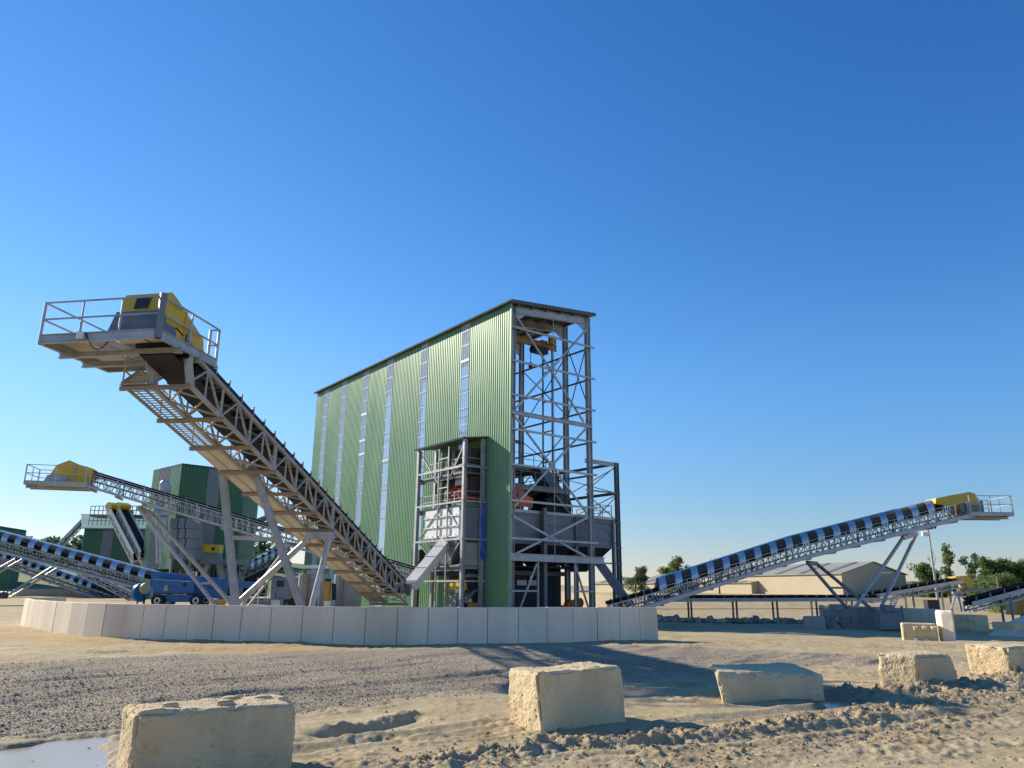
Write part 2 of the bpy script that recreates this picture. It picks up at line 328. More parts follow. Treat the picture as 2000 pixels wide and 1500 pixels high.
def ground_mat():
    m = bpy.data.materials.new('yard_ground'); m.use_nodes = True; n = m.node_tree.nodes; l = m.node_tree.links; b = n['Principled BSDF']
    at = n.new('ShaderNodeAttribute'); at.attribute_name = 'zone'; sp = n.new('ShaderNodeSeparateColor'); l.new(at.outputs['Color'], sp.inputs[0])
    g = n.new('ShaderNodeNewGeometry')
    def noise(s, d=6, stretch=None):
        o = n.new('ShaderNodeTexNoise'); o.inputs['Scale'].default_value = s; o.inputs['Detail'].default_value = d; o.inputs['Roughness'].default_value = .65
        l.new(g.outputs['Position'], o.inputs['Vector']); return o
    def ramp(src, c):
        r = n.new('ShaderNodeValToRGB'); e = r.color_ramp.elements; e[0].position = c[0][0]; e[0].color = (*c[0][1], 1); e[1].position = c[-1][0]; e[1].color = (*c[-1][1], 1)
        for p, q in c[1:-1]: k = e.new(p); k.color = (*q, 1)
        l.new(src, r.inputs[0]); return r.outputs[0]
    def mix(f, a, c):
        x = n.new('ShaderNodeMix'); x.data_type = 'RGBA'; l.new(f, x.inputs[0]); l.new(a, x.inputs[6])
        if isinstance(c, tuple): x.inputs[7].default_value = (*c, 1)
        else: l.new(c, x.inputs[7])
        return x.outputs[2]
    mud = ramp(noise(.9, 9).outputs[0], [(.28, (.31, .235, .13)), (.5, (.42, .335, .195)), (.72, (.51, .42, .26))])
    vo = n.new('ShaderNodeTexVoronoi'); vo.inputs['Scale'].default_value = 38; l.new(g.outputs['Position'], vo.inputs['Vector'])
    sv = n.new('ShaderNodeSeparateColor'); l.new(vo.outputs['Color'], sv.inputs[0])
    grc = ramp(sv.outputs[0], [(0, (.26, .22, .165)), (.5, (.38, .325, .245)), (1, (.52, .45, .35))])
    gr2 = ramp(noise(.35, 5).outputs[0], [(.3, (.75, .72, .70)), (.7, (1.08, 1.05, 1.0))])
    mm = n.new('ShaderNodeMix'); mm.data_type = 'RGBA'; mm.blend_type = 'MULTIPLY'; mm.inputs[0].default_value = 1; l.new(grc, mm.inputs[6]); l.new(gr2, mm.inputs[7])
    c = mix(sp.outputs[0], mud, mm.outputs[2])
    c = mix(sp.outputs[1], c, (.43, .28, .125))
    cl = n.new('ShaderNodeMath'); cl.operation = 'MULTIPLY'; cl.inputs[1].default_value = .75; l.new(sp.outputs[2], cl.inputs[0])
    c = mix(cl.outputs[0], c, ramp(noise(7, 5).outputs[0], [(.3, (.24, .18, .115)), (.7, (.42, .33, .22))]))
    wt = n.new('ShaderNodeMath'); wt.operation = 'MULTIPLY'; wt.inputs[1].default_value = .6; l.new(at.outputs['Alpha'], wt.inputs[0])
    c = mix(wt.outputs[0], c, (.20, .155, .105))
    ga = n.new('ShaderNodeAttribute'); ga.attribute_name = 'grass'
    c = mix(ga.outputs['Fac'], c, ramp(noise(.05, 6).outputs[0], [(.3, (.10, .15, .05)), (.7, (.20, .24, .09))]))
    l.new(c, b.inputs['Base Color'])
    rr = n.new('ShaderNodeMapRange'); rr.inputs[3].default_value = .95; rr.inputs[4].default_value = .75; l.new(at.outputs['Alpha'], rr.inputs[0]); l.new(rr.outputs[0], b.inputs['Roughness'])
    b.inputs['Specular IOR Level'].default_value = .25
    nb = noise(30, 8); bp = n.new('ShaderNodeBump'); bp.inputs['Strength'].default_value = .5; bp.inputs['Distance'].default_value = .03; l.new(nb.outputs[0], bp.inputs['Height'])
    b2 = n.new('ShaderNodeBump'); b2.inputs['Distance'].default_value = .03; b2.invert = True; l.new(sp.outputs[0], b2.inputs['Strength']); l.new(vo.outputs['Distance'], b2.inputs['Height']); l.new(bp.outputs[0], b2.inputs['Normal'])
    l.new(b2.outputs[0], b.inputs['Normal']); return m
ground()
for pl, nm in ((PUD1, 'puddle'), (PUD2, 'puddle')):
    b = MB(); z = -.045 if pl is PUD1 else -.04; c = Vector((sum(q[0] for q in pl) / len(pl), sum(q[1] for q in pl) / len(pl), z))
    pts = [c + (Vector((q[0], q[1], z)) - c) * 1.05 for q in pl]
    b.add(pts, [tuple(range(len(pts)))]); o = b.build(nm, waterm); tag(o, kind='structure')

ICO_V = None
def ico():
    t = (1 + 5 ** .5) / 2
    v = np.array([(-1, t, 0), (1, t, 0), (-1, -t, 0), (1, -t, 0), (0, -1, t), (0, 1, t), (0, -1, -t), (0, 1, -t), (t, 0, -1), (t, 0, 1), (-t, 0, -1), (-t, 0, 1)], float); v /= np.linalg.norm(v[0])
    f = np.array([(0, 11, 5), (0, 5, 1), (0, 1, 7), (0, 7, 10), (0, 10, 11), (1, 5, 9), (5, 11, 4), (11, 10, 2), (10, 7, 6), (7, 1, 8), (3, 9, 4), (3, 4, 2), (3, 2, 6), (3, 6, 8), (3, 8, 9), (4, 9, 5), (2, 4, 11), (6, 2, 10), (8, 6, 7), (9, 8, 1)])
    return v, f
def scatter(name, x, y, size, m, flat=.7, sink=.3):
    v, f = ico(); n = len(x); z = height(x, y, True)
    sx = size[:, None] * (1 + rng.normal(size=(n, 3)) * .25).clip(.5, 1.6) * np.array([1, 1, flat])
    a = rng.uniform(0, 6.28, n); vv = v[None] * (1 + rng.normal(size=(n, 12, 1)) * .16); vv = vv * sx[:, None, :]
    c, s = np.cos(a)[:, None], np.sin(a)[:, None]
    px = vv[..., 0] * c - vv[..., 1] * s + x[:, None]; py = vv[..., 0] * s + vv[..., 1] * c + y[:, None]; pz = vv[..., 2] + (z + size * (1 - sink) * flat)[:, None]
    me = np_mesh(name, np.stack([px, py, pz], -1).reshape(-1, 3), (f[None] + (np.arange(n) * 12)[:, None, None]).reshape(-1, 3), m)
    o = bpy.data.objects.new(name, me); COL.objects.link(o); return tag(o, kind='stuff')
def sample(n, y0, y1, tx=.8):
    k = rng.uniform(1 / y1, 1 / y0, n); y = 1 / k; return rng.uniform(-tx, tx, n) * y, y
x, y = sample(60000, 7.5, 20); k = inpoly(x, y, GRAVEL); x, y = x[k], y[k]
tag(scatter('gravel_stones', x, y, rng.lognormal(math.log(.0075), .4, len(x)), stonem), 'loose grey gravel stones spread across the yard', 'gravel')
xs, ys = [], []
for pl, wd, n in ((CLOD, .3, 2200), (CLOD2, .5, 900), (BERM, .35, 900)):
    for _ in range(n):
        q = random.randrange(len(pl) - 1); t = random.random(); a, b = pl[q], pl[q + 1]
        xs.append(a[0] + (b[0] - a[0]) * t + random.gauss(0, wd)); ys.append(a[1] + (b[1] - a[1]) * t + random.gauss(0, wd))
x2, y2 = sample(2600, 6, 14); k = (~inpoly(x2, y2, GRAVEL)) & (fbm(x2 / .8, y2 / .6, 3, 31) > .52) & (y2 > 5.5)
x = np.concatenate([np.array(xs), x2[k]]); y = np.concatenate([np.array(ys), y2[k]]); k = y > 5; x, y = x[k], y[k]
tag(scatter('mud_clods', x, y, rng.lognormal(math.log(.0065), .65, len(x)).clip(.003, .035), clodm, .75), 'lumps of brown mud churned up along the track', 'mud clods')
x, y = sample(1500, 5.5, 10); k = (x > .5 + 0 * y) & (~inpoly(x, y, PUD1)); x, y = x[k], y[k]
tag(scatter('pebbles', x, y, rng.lognormal(math.log(.009), .4, len(x)), stonem), 'pale pebbles scattered on the mud in front', 'pebbles')

# ------------------------------------------------------------------ curved precast wall
wall = thing('retaining_wall', WALL[17], 'long curved wall of pale upright concrete panels across the yard', 'wall')
WT, WH = .16, 1.11
def wall_panels():
    n = len(WALL); nrm = []
    for i in range(n):
        a = WALL[max(0, i - 1)]; b = WALL[min(n - 1, i + 1)]; d = (b - a).normalized(); nrm.append(Vector((-d.y, d.x, 0)))   # inward (away from camera)
    for i in range(n - 1):
        a, b = WALL[i], WALL[i + 1]; d = (b - a).normalized(); L = (b - a).length
        g = .012; p, q = a + d * g, b - d * g; off = random.uniform(-.012, .012); dz = random.uniform(-.008, .008)
        ip, iq = nrm[i], nrm[i + 1]; m = MB(); lean = .03
        def sec(p, i_):
            return [p + i_ * off + V(0, 0, -.5), p + i_ * (off + WT * 1.35) + V(0, 0, -.5), p + i_ * (off + WT + lean) + V(0, 0, WH + dz), p + i_ * (off + lean + .012) + V(0, 0, WH + dz), p + i_ * (off + lean) + V(0, 0, WH + dz - .012)]
        m.loft(sec(p, ip), sec(q, iq)); m.build('wall_panel', conc, wall)
    jm = MB()
    for i in range(1, n - 1): jm.bar(WALL[i] + nrm[i] * .07 + V(0, 0, -.5), WALL[i] + nrm[i] * .1 + V(0, 0, WH - .03), .05, .06, up=nrm[i])
    jm.build('joint_filler', concg, wall)
    fm = MB()
    for i in range(3, n - 1):
        a, b = WALL[i], WALL[i + 1]; fm.loft([a + nrm[i] * .1 + V(0, 0, -.1), a + nrm[i] * 1.1 + V(0, 0, -.1), a + nrm[i] * 1.1 + V(0, 0, .05), a + nrm[i] * .1 + V(0, 0, .05)], [b + nrm[i + 1] * .1 + V(0, 0, -.1), b + nrm[i + 1] * 1.1 + V(0, 0, -.1), b + nrm[i + 1] * 1.1 + V(0, 0, .05), b + nrm[i + 1] * .1 + V(0, 0, .05)])
    fm.build('footing', concg, wall)
wall_panels()

# ------------------------------------------------------------------ foreground blocks
def hash3(p, s):
    a = np.sin(p[..., 0] * 12.9898 + p[..., 1] * 78.233 + p[..., 2] * 37.719 + s) * 43758.5453; return a - np.floor(a)
def vn3(p, s):
    i = np.floor(p); f = p - i; f = f * f * (3 - 2 * f); t = 0
    for dx in (0, 1):
        for dy in (0, 1):
            for dz in (0, 1):
                w_ = (f[..., 0] if dx else 1 - f[..., 0]) * (f[..., 1] if dy else 1 - f[..., 1]) * (f[..., 2] if dz else 1 - f[..., 2])
                t = t + w_ * hash3(i + np.array([dx, dy, dz]), s)
    return t
def rough_block(name, corners, label, seed, rnd=.09, n=56, parent=None, m=None, amp=1., cat='concrete block', group=None):
    """corners: 4 base + 4 top (x,y,z), order round; trilinear box with worn edges"""
    g = np.linspace(-1, 1, n + 1); P = []; F = []
    for ax in range(3):
        for sgn in (-1, 1):
            a, b = np.meshgrid(g, g, indexing='ij'); q = np.zeros((n + 1, n + 1, 3)); q[..., ax] = sgn; q[..., (ax + 1) % 3] = a; q[..., (ax + 2) % 3] = b
            k = len(P) * (n + 1) ** 2; i = np.arange(n)[:, None] * (n + 1) + np.arange(n)[None]; f = np.stack([i, i + n + 1, i + n + 2, i + 1], -1).reshape(-1, 4)
            if sgn < 0: f = f[:, ::-1]
            F.append(f + k); P.append(q.reshape(-1, 3))
    P = np.concatenate(P); F = np.concatenate(F); c = np.array(corners, float)
    lx = np.linalg.norm(c[1] - c[0]); ly = np.linalg.norm(c[3] - c[0]); lz = np.linalg.norm(c[4] - c[0]); half = np.array([lx, ly, lz]) / 2
    w_ = P * half; r = rnd * (.35 + 1.3 * vn3(w_ * 5 + 9, seed)[:, None])
    inner = np.clip(w_, -(half - r), half - r); d = w_ - inner; L = np.linalg.norm(d, axis=1, keepdims=True); nrm = d / np.maximum(L, 1e-9)
    w_ = inner + nrm * np.minimum(r, L)
    ns = (vn3(w_ * 3.5, seed + 1) - .5) * .034 + (vn3(w_ * 12, seed + 2) - .5) * .016 + (vn3(w_ * 40, seed + 3) - .5) * .011
    edge = np.clip((L[:, 0] / r[:, 0] - 1.0) * 3, 0, 1); chip = np.clip(vn3(w_ * 9, seed + 4) - .42, 0, 1) * edge * .2 + np.clip(vn3(w_ * np.array([22, 22, 30]), seed + 6) - .78, 0, 1) * .12
    w_ = w_ + nrm * ((ns * amp) - chip)[:, None]
    q = w_ / half; wt = lambda s, v: (1 + s * v) / 2
    out = np.zeros_like(w_)
    sg = [(-1, -1, -1), (1, -1, -1), (1, 1, -1), (-1, 1, -1), (-1, -1, 1), (1, -1, 1), (1, 1, 1), (-1, 1, 1)]
    for s, cc in zip(sg, c): out += (wt(s[0], q[:, 0]) * wt(s[1], q[:, 1]) * wt(s[2], q[:, 2]))[:, None] * cc
    org = c[:4].mean(0); me = np_mesh(name, out - org, F, m or blockm, True)
    # weld the six faces
    import bmesh
    bm = bmesh.new(); bm.from_mesh(me); bmesh.ops.remove_doubles(bm, verts=bm.verts, dist=.0004); bmesh.ops.recalc_face_normals(bm, faces=bm.faces); bm.to_mesh(me); bm.free()
    o = bpy.data.objects.new(name, me); COL.objects.link(o)
    if parent: o.parent = parent; o.location = Vector(org) - origin_of(parent)
    else: o.location = org
    if label: tag(o, label, cat, group)
    return o
def quad(a, b, c, d, z0, z1):
    return [(*p, z0) for p in (a, b, c, d)] + [(*p, z1) for p in (a, b, c, d)]
BG = 'rough cast blocks lining the track'
# left large block with studs
ZT = .60
f0 = G(265, 1392, ZT); f1 = G(584, 1371, ZT); dv = (f1 - f0).normalized(); nv = Vector((-dv.y, dv.x, 0)); DP = .62
o = rough_block('concrete_block', quad(f0[:2], f1[:2], (f1 + nv * DP)[:2], (f0 + nv * DP - dv * .05)[:2], -.12, ZT), 'largest nearest block at left with low studs on its top, beside the puddle', 3, .06, 60, group=BG)
for a, b, s in ((.22, .45, .9), (.55, .35, 1), (.62, .72, 1.1), (.82, .6, 1.15), (.93, .35, .7)):
    m = MB(); c = f0 + (f1 - f0) * a + nv * DP * b; c.z = 0; r = .075 * s; ring = lambda rr, z: [c + V(math.cos(t) * rr * 1.25, math.sin(t) * rr, z) for t in np.linspace(0, 2 * math.pi, 10, endpoint=False)]
    m.loft(ring(r, ZT - .03), ring(r * .9, ZT + .018), False); m.loft(ring(r * .9, ZT + .018), ring(r * .45, ZT + .034)); m.build('stud', blockm, o, True)
rough_block('concrete_block', [(.40, 9.81, -.05), (1.56, 10.79, -.05), (1.18, 11.45, -.05), (-.01, 10.55, -.05), (.33, 9.83, .67), (1.50, 10.80, .67), (1.16, 11.42, .68), (-.03, 10.53, .66)], 'tall upright tan block standing alone in the middle foreground', 11, .035, 72, group=BG)
# tilted flat block
q = [A(1414, 1380, 12.35), A(1614, 1368, 13.1), Vector((5.3, 14.6, 0)), Vector((3.75, 14.0, 0))]
t = [A(1398, 1311, 12.45), A(1609, 1317, 13.15), A(1548, 1294, 14.6), A(1386, 1296, 14.0)]
rough_block('concrete_block', [(*p[:2], -.08) for p in q] + [tuple(p) for p in t], 'low wide slab like block lying flat between two upright blocks', 23, .09, 56, group=BG)
rough_block('concrete_block', [(7.18, 14.15, -.08), (8.28, 14.85, -.08), (7.75, 15.55, -.08), (6.72, 14.65, -.08), (7.22, 14.15, .60), (8.2, 14.8, .58), (7.7, 15.5, .59), (6.68, 14.62, .60)], 'cube like weathered block to the right of the tipped block', 31, .07, 48, group=BG)
rough_block('concrete_block', [(10.15, 16.15, -.1), (11.3, 16.9, -.1), (10.9, 17.7, -.1), (9.72, 17.0, -.1), (10.05, 16.15, .62), (11.2, 16.85, .62), (10.8, 17.6, .62), (9.62, 16.95, .64)], 'rightmost foreground block cut off by the picture edge', 43, .07, 48, group=BG)

# ------------------------------------------------------------------ conveyors
Z = Vector((0, 0, 1))
class Path:
    """polyline along the near lower chord; n = horizontal unit vector towards the far side"""
    def __init__(s, pts, far):
        s.p = [Vector(p) for p in pts]; s.n = Vector(far).normalized(); s.l = [0]
        for a, b in zip(s.p[:-1], s.p[1:]): s.l.append(s.l[-1] + (b - a).length)
        s.L = s.l[-1]
    def at(s, d, n=0., h=0.):
        for k in range(len(s.p) - 1):
            if d <= s.l[k + 1] or k == len(s.p) - 2:
                t = (d - s.l[k]) / (s.l[k + 1] - s.l[k]); return s.p[k].lerp(s.p[k + 1], t) + s.n * n + Z * h
def run_nodes(P, npan): return [P.L * i / npan for i in range(npan + 1)]
def truss(root, P, w, th, npan, steel, cs=.1, ws=.055, split=True):
    N = run_nodes(P, npan)
    for n in (0, w):
        m = MB()
        for i, (a, b) in enumerate(zip(N[:-1], N[1:])):
            for h in (0, th): m.bar(P.at(a, n, h), P.at(b, n, h), cs, cs)
            c = (a + b) / 2; m.bar(P.at(a, n, 0), P.at(c, n, th), ws); m.bar(P.at(c, n, th), P.at(b, n, 0), ws)
            m.bar(P.at(c, n, 0), P.at(c, n, th), ws * .8)
        for i, d in enumerate(N): m.bar(P.at(d, n, 0), P.at(d, n, th), ws * (1.9 if i % 3 == 0 else 1.1))
        m.build('side_truss', steel, root)
    m = MB()
    for i, (a, b) in enumerate(zip(N[:-1], N[1:])):
        c = (a + b) / 2
        m.bar(P.at(a, 0, -.01), P.at(c, w, -.01), ws * .9); m.bar(P.at(c, w, -.01), P.at(b, 0, -.01), ws * .9)
        m.bar(P.at(a, w, .03), P.at(c, 0, .03), ws * .8); m.bar(P.at(c, 0, .03), P.at(b, w, .03), ws * .8)
    m.build('cross_bracing', steel, root)
    m = MB()
    for i, (a, b) in enumerate(zip(N[:-1], N[1:])): m.bar(P.at(a, 0, th), P.at(b, w, th), ws); m.bar(P.at(b, w, th), P.at(b, 0, th), ws)
    m.build('top_bracing', steel, root)
def trough(P, d0, d1, w, h, lip, n=40):
    m = MB(); prev = None
    for k in range(n + 1):
        d = d0 + (d1 - d0) * k / n
        s_ = [P.at(d, .06, h + lip), P.at(d, w * .3, h), P.at(d, w * .7, h), P.at(d, w - .06, h + lip), P.at(d, w - .06, h + lip - .05), P.at(d, w * .7, h - .05), P.at(d, w * .3, h - .05), P.at(d, .06, h + lip - .05)]
        if prev: m.loft(prev, s_, False)
        prev = s_
    return m
def belts(root, P, w, th, d0, d1, lip=.2, ret=.5):
    m = trough(P, d0, d1, w, th + .13, lip)
    k = 40
    for i in range(k):
        a = d0 + (d1 - d0) * i / k; b = d0 + (d1 - d0) * (i + 1) / k
        m.loft([P.at(a, .1, th * ret), P.at(a, w - .1, th * ret), P.at(a, w - .1, th * ret + .04), P.at(a, .1, th * ret + .04)], [P.at(b, .1, th * ret), P.at(b, w - .1, th * ret), P.at(b, w - .1, th * ret + .04), P.at(b, .1, th * ret + .04)], False)
    m.build('belt', rubber, root)
def idlers(root, P, w, th, d0, d1, step, lip=.2, side=.06):
    n = int((d1 - d0) / step)
    for i in range(n + 1):
        d = d0 + (d1 - d0) * i / max(1, n); m = MB()
        for a in (-.02, w + .02): m.bar(P.at(d, a, th + .02), P.at(d, a, th + lip + .16), side, .05)
        m.bar(P.at(d, -.02, th + .06), P.at(d, w + .02, th + .06), .06)
        m.tube(P.at(d, .02, th + lip + .05), P.at(d, w * .3, th + .05), .05, 6); m.tube(P.at(d, w * .7, th + .05), P.at(d, w - .02, th + lip + .05), .05, 6)
        m.build('idler', galvd, root)
def walkway(root, P, n0, n1, npan, m_board, steel, h=0., rail=None, beams=True, bn=None, lip=.12, bmat=None, open_from=99):
    N = run_nodes(P, npan); m = MB(); e = MB(); gr = MB()
    for k_, (a, b) in enumerate(zip(N[:-1], N[1:])):
        if k_ >= open_from:
            for j in range(14): d = a + (b - a) * (j + .5) / 14; gr.bar(P.at(d, n0, h - .015), P.at(d, n1, h - .015), .045, .03)
            for n in (n0, (n0 * 2 + n1) / 3, (n0 + 2 * n1) / 3, n1): gr.bar(P.at(a, n, h - .02), P.at(b, n, h - .02), .04, .03)
            for n in (n0, n1): e.bar(P.at(a, n, h + .03), P.at(b, n, h + .03), .05, lip)
            continue
        m.loft([P.at(a, n0, h - .03), P.at(a, n1, h - .03), P.at(a, n1, h), P.at(a, n0, h)], [P.at(b, n0, h - .03), P.at(b, n1, h - .03), P.at(b, n1, h), P.at(b, n0, h)])
        for n in (n0, n1): e.bar(P.at(a, n, h + .03), P.at(b, n, h + .03), .05, lip)
        e.bar(P.at(a, (n0 + n1) / 2, h - .045), P.at(b, (n0 + n1) / 2, h - .045), .05, .03)
    m.build('walkway', m_board, root)
    if gr.v: gr.build('walkway_grating', steel, root)
    e.build('walkway_edge', steel, root)
    if rail is not None:
        r = MB()
        for a, b in zip(N[:-1], N[1:]):
            for hh in (.55, 1.08): r.bar(P.at(a, rail, h + hh), P.at(b, rail, h + hh), .045)
        for d in N: r.bar(P.at(d, rail, h), P.at(d, rail, h + 1.08), .05)
        r.build('handrail', steel, root)
    if beams:
        b0, b1 = bn
        for d in N:
            q = MB(); q.bar(P.at(d, b0, h - .13), P.at(d, b1, h - .13), .09, .15); q.bar(P.at(d, b0, h - .065), P.at(d, b1, h - .065), .16, .02); q.build('cross_beam', bmat or steel, root)
def platform(root, o, ex, ey, lx, ly, steel, floor, rails, post=(2, 2), rh=1.15, fh=.32, hole=None):
    """deck corner o, ex/ey horizontal unit vectors; rails: list of (p,q) in local metres"""
    ex = Vector(ex).normalized(); ey = Vector(ey).normalized(); at = lambda x, y, z: o + ex * x + ey * y + Z * z
    m = MB()
    for p, q in (((0, 0), (lx, 0)), ((lx, 0), (lx, ly)), ((lx, ly), (0, ly)), ((0, ly), (0, 0))):
        m.ibar(at(*p, fh / 2), at(*q, fh / 2), .12, fh, t=.025)
    m.build('deck_frame', steel, root)
    for y in (ly * .33, ly * .66):
        q = MB(); q.ibar(at(-.15, y, -.06), at(lx + .15, y, -.06), .14, .2); q.build('deck_beam', steel, root)
    for k in range(4):
        x0, x1 = lx * k / 4 + .05, lx * (k + 1) / 4 - .05
        if hole and x0 < hole[1] and x1 > hole[0]:
            for y0, y1 in ((.06, hole[2]), (hole[3], ly - .06)):
                if y1 - y0 > .2: q = MB(); q.box(at((x0 + x1) / 2, (y0 + y1) / 2, fh - .02), ex * (x1 - x0) / 2, ey * (y1 - y0) / 2, Z * .015); q.build('floor_panel', floor, root)
            continue
        q = MB()
        if hole and lx > 4.2 and k == 2:
            for j in range(34): yy = .08 + (ly - .16) * j / 33; q.bar(at(x0, yy, fh - .02), at(x1, yy, fh - .02), .045, .03)
            for xx in (x0, (x0 + x1) / 2, x1): q.bar(at(xx, .06, fh - .025), at(xx, ly - .06, fh - .025), .04, .03)
            q.build('floor_grating', steel, root); continue
        q.box(at((x0 + x1) / 2, ly / 2, fh - .02), ex * (x1 - x0) / 2, ey * (ly / 2 - .06), Z * .015); q.build('floor_panel', floor, root)
    r = MB(); pts = set()
    for p, q, n in rails:
        p = Vector((*p, 0)); q = Vector((*q, 0))
        for hh in (.55, rh): r.bar(at(p.x, p.y, fh + hh), at(q.x, q.y, fh + hh), .05)
        for k in range(n + 1):
            t = p.lerp(q, k / n); pts.add((round(t.x, 2), round(t.y, 2), k in (0, n)))
    r.build('guard_rail', steel, root)
    for x, y, e in sorted(pts):
        q = MB(); q.bar(at(x, y, 0), at(x, y, fh + rh + .02), .09 if e else .055, .09 if e else .055); q.build('rail_post', steel, root)
    return at

# --- nearest conveyor
Tn = A(788, 1172, 53); Hn = A(400, 782, 26.65); dn = (Hn - Tn)
far_n = Vector((-.989, .148, 0))
PN = Path([Tn - dn * .02, Hn + dn * .045], far_n)
cn = thing('belt_conveyor', (Tn.x, Tn.y, 0), 'largest nearest belt conveyor climbing to the caged platform and yellow cover at upper left', 'conveyor', 'belt conveyors of the plant')
NW, NTH = 1.4, 1.12
truss(cn, PN, NW, NTH, 12, dusty, .13, .075)
belts(cn, PN, NW, NTH, .3, PN.L + 1.0, .22, .45)
m = MB()
for a, b in ((.2, PN.L),):
    for n in (0, NW): m.bar(PN.at(a, n, NTH + .16), PN.at(b, n, NTH + .16), .07, .2)
m.build('belt_skirt', rubber, cn)
idlers(cn, PN, NW, NTH, .8, PN.L + .4, 1.05, .3, .12)
walkway(cn, PN, NW + .1, NW + 1.08, 12, board, dusty, 0, NW + 1.08, True, (-.14, NW + 1.15), bmat=rusty, open_from=10)
m = MB(); q = PN.at(.2, 0, NTH * .75); m.tube(q - far_n * .35, q + far_n * (NW + .35), .32, 16); m.build('tail_drum', galvd, cn)
m = MB(); m.box(PN.at(.1, -.2, .75), far_n * .12, Vector((0, .3, 0)), Z * .35); m.build('bearing_bracket', galvd, cn)
# platform
zb = 9.5; o = G(308, 660, zb); ex = (G(76, 672, zb) - o).normalized(); ey = (G(420, 718, zb) - o).normalized()
at = platform(cn, o, ex, ey, 4.4, 3.45, galv, board, [((0, 0), (4.4, 0), 3), ((4.4, 0), (4.4, 3.45), 2), ((0, 0), (0, 3.45), 2), ((0, 3.45), (.35, 3.45), 1)], hole=(.2, 1.9, 1.2, 2.1))
m = MB(); m.bar(at(0, 0, 0), at(0, 0, 1.55), .2, .2); m.build('corner_post', galvd, cn)
prof = [(.32, 1.08), (.52, 1.80), (.62, 1.86), (1.0, 1.72), (2.75, .86), (2.8, .5), (2.6, .36), (.75, .36)]
m = MB(); m.prism([at(.14, y, z) for y, z in prof], ex * 1.66); cov = m.build('drive_cover', yellow, cn)
m = MB(); m.prism([at(.78, .355, 1.22), at(.78, .48, 1.7), at(1.3, .48, 1.7), at(1.3, .355, 1.22)], -ey * .03); m.build('inspection_opening', dark, cov)
m = MB(); m.prism([at(.14, 1.5, .4), at(.14, 1.5, 1.5), at(.14, 1.58, 1.46), at(.14, 1.58, .4)], -ex * .05); m.build('cover_rib', yellow, cov)
m = MB(); m.loft([at(.1, .1, .34), at(1.98, .1, .34), at(1.98, 1.1, .34), at(.1, 1.1, .34)], [at(.18, .26, 1.1), at(1.86, .26, 1.1), at(1.86, 1.0, 1.1), at(.18, 1.0, 1.1)]); m.build('discharge_chute', galvd, cn)
m = MB(); m.tube(at(.2, 1.6, .35), at(1.7, 1.6, .35), .42, 18); m.build('head_drum', rubber, cn)
m = MB(); m.box(at(2.5, 2.1, .55), ex * .32, ey * .25, Z * .22); m.tube(at(1.8, 2.05, .6), at(2.2, 2.05, .6), .1, 8); m.build('gearbox', galvd, cn)
m = MB(); m.loft([at(.3, 2.75, .3), at(1.6, 2.75, .3), at(1.6, 3.3, .3), at(.3, 3.3, .3)], [at(.4, 2.9, -.7), at(1.5, 2.9, -.7), at(1.5, 3.3, -.7), at(.4, 3.3, -.7)]); m.build('scraper_housing', dark, cn)
for x in (.1, 1.55):
    m = MB(); m.bar(at(x, 1.9, -.12), PN.at(PN.L - .2, 0 if x < 1 else NW, 0), .14, .3); m.build('support_arm', dusty, cn)
m = MB(); m.box(at(2.8, -.09, .2), ex * .12, ey * .05, Z * .12); m.build('junction_box', white, cn)
m = MB(); p0 = at(2.7, -.06, .3)
for k in range(8):
    a_ = at(2.65 - .09 * k, -.07 + .05 * k, .3 - .55 * math.sin(k / 8 * 3.1)); b_ = at(2.65 - .09 * (k + 1), -.07 + .05 * (k + 1), .3 - .55 * math.sin((k + 1) / 8 * 3.1)); m.tube(a_, b_, .018, 6)
m.build('cable', rubber, cn)
# stair steps where the walkway meets the deck
for k in range(5):
    m = MB(); t = k / 5; p = PN.at(PN.L, NW + .15, 0).lerp(at(2.1, 3.45, 0), t); m.bar(p, p + far_n * .95, .25, .04); m.build('stair_tread', dusty, cn)
m = MB()
for n in (NW + .12, NW + 1.1): m.bar(PN.at(PN.L, n, 0), at(2.1 if n < NW + 1 else 3.05, 3.45, -.05), .06, .24)
m.build('stair_stringer', dusty, cn)
# legs of the nearest conveyor
def legs(root, tops, feet, cross, steel, sz=.3, shape='box', cap=None):
    for t, f in zip(tops, feet):
        m = MB()
        if shape == 'box': m.bar(t, f, sz * .9, sz, up=(0, 1, 0))
        else: m.tube(t, f, sz / 2, 12)
        m.build('leg', steel, root)
        b = MB(); b.box(f + Z * .03, V(sz, 0, 0), V(0, sz, 0), Z * .03); b.build('foot_plate', steel, root)
    for p, q in cross:
        m = MB(); m.bar(p, q, sz * .5, sz * .55); m.build('crossbar', steel, root)
    if cap: m = MB(); m.bar(cap[0], cap[1], sz, sz * 1.2); m.build('bearer', steel, root)
Y1 = 33.2
t1, t2 = A(433, 905, Y1 + .5), A(494, 910, Y1); g1, g2 = A(467, 1212, 31.8), A(606, 1212, 31.8)
legs(cn, [t1, t2], [Vector((g1.x, g1.y, zat(g1.x, g1.y))), Vector((g2.x, g2.y, zat(g2.x, g2.y)))], [(t1.lerp(g1, .5), t2.lerp(g2, .5))], dusty, .30, cap=(t1 - V(.1, 0, 0), t2 + V(.15, 0, 0)))
m = MB(); m.prism([t1 + V(0, 0, -.1), t2 + V(0, 0, -.1), t2.lerp(g2, .06) + V(-.3, 0, 0), t1.lerp(g1, .06) + V(.3, 0, 0)], V(0, .04, 0)); m.build('gusset', dusty, cn)
Y2 = 39.4
t1, t2 = A(603, 1052, Y2), A(643, 1052, Y2); g1, g2 = A(428, 1192, 40), A(602, 1196, 38.5)
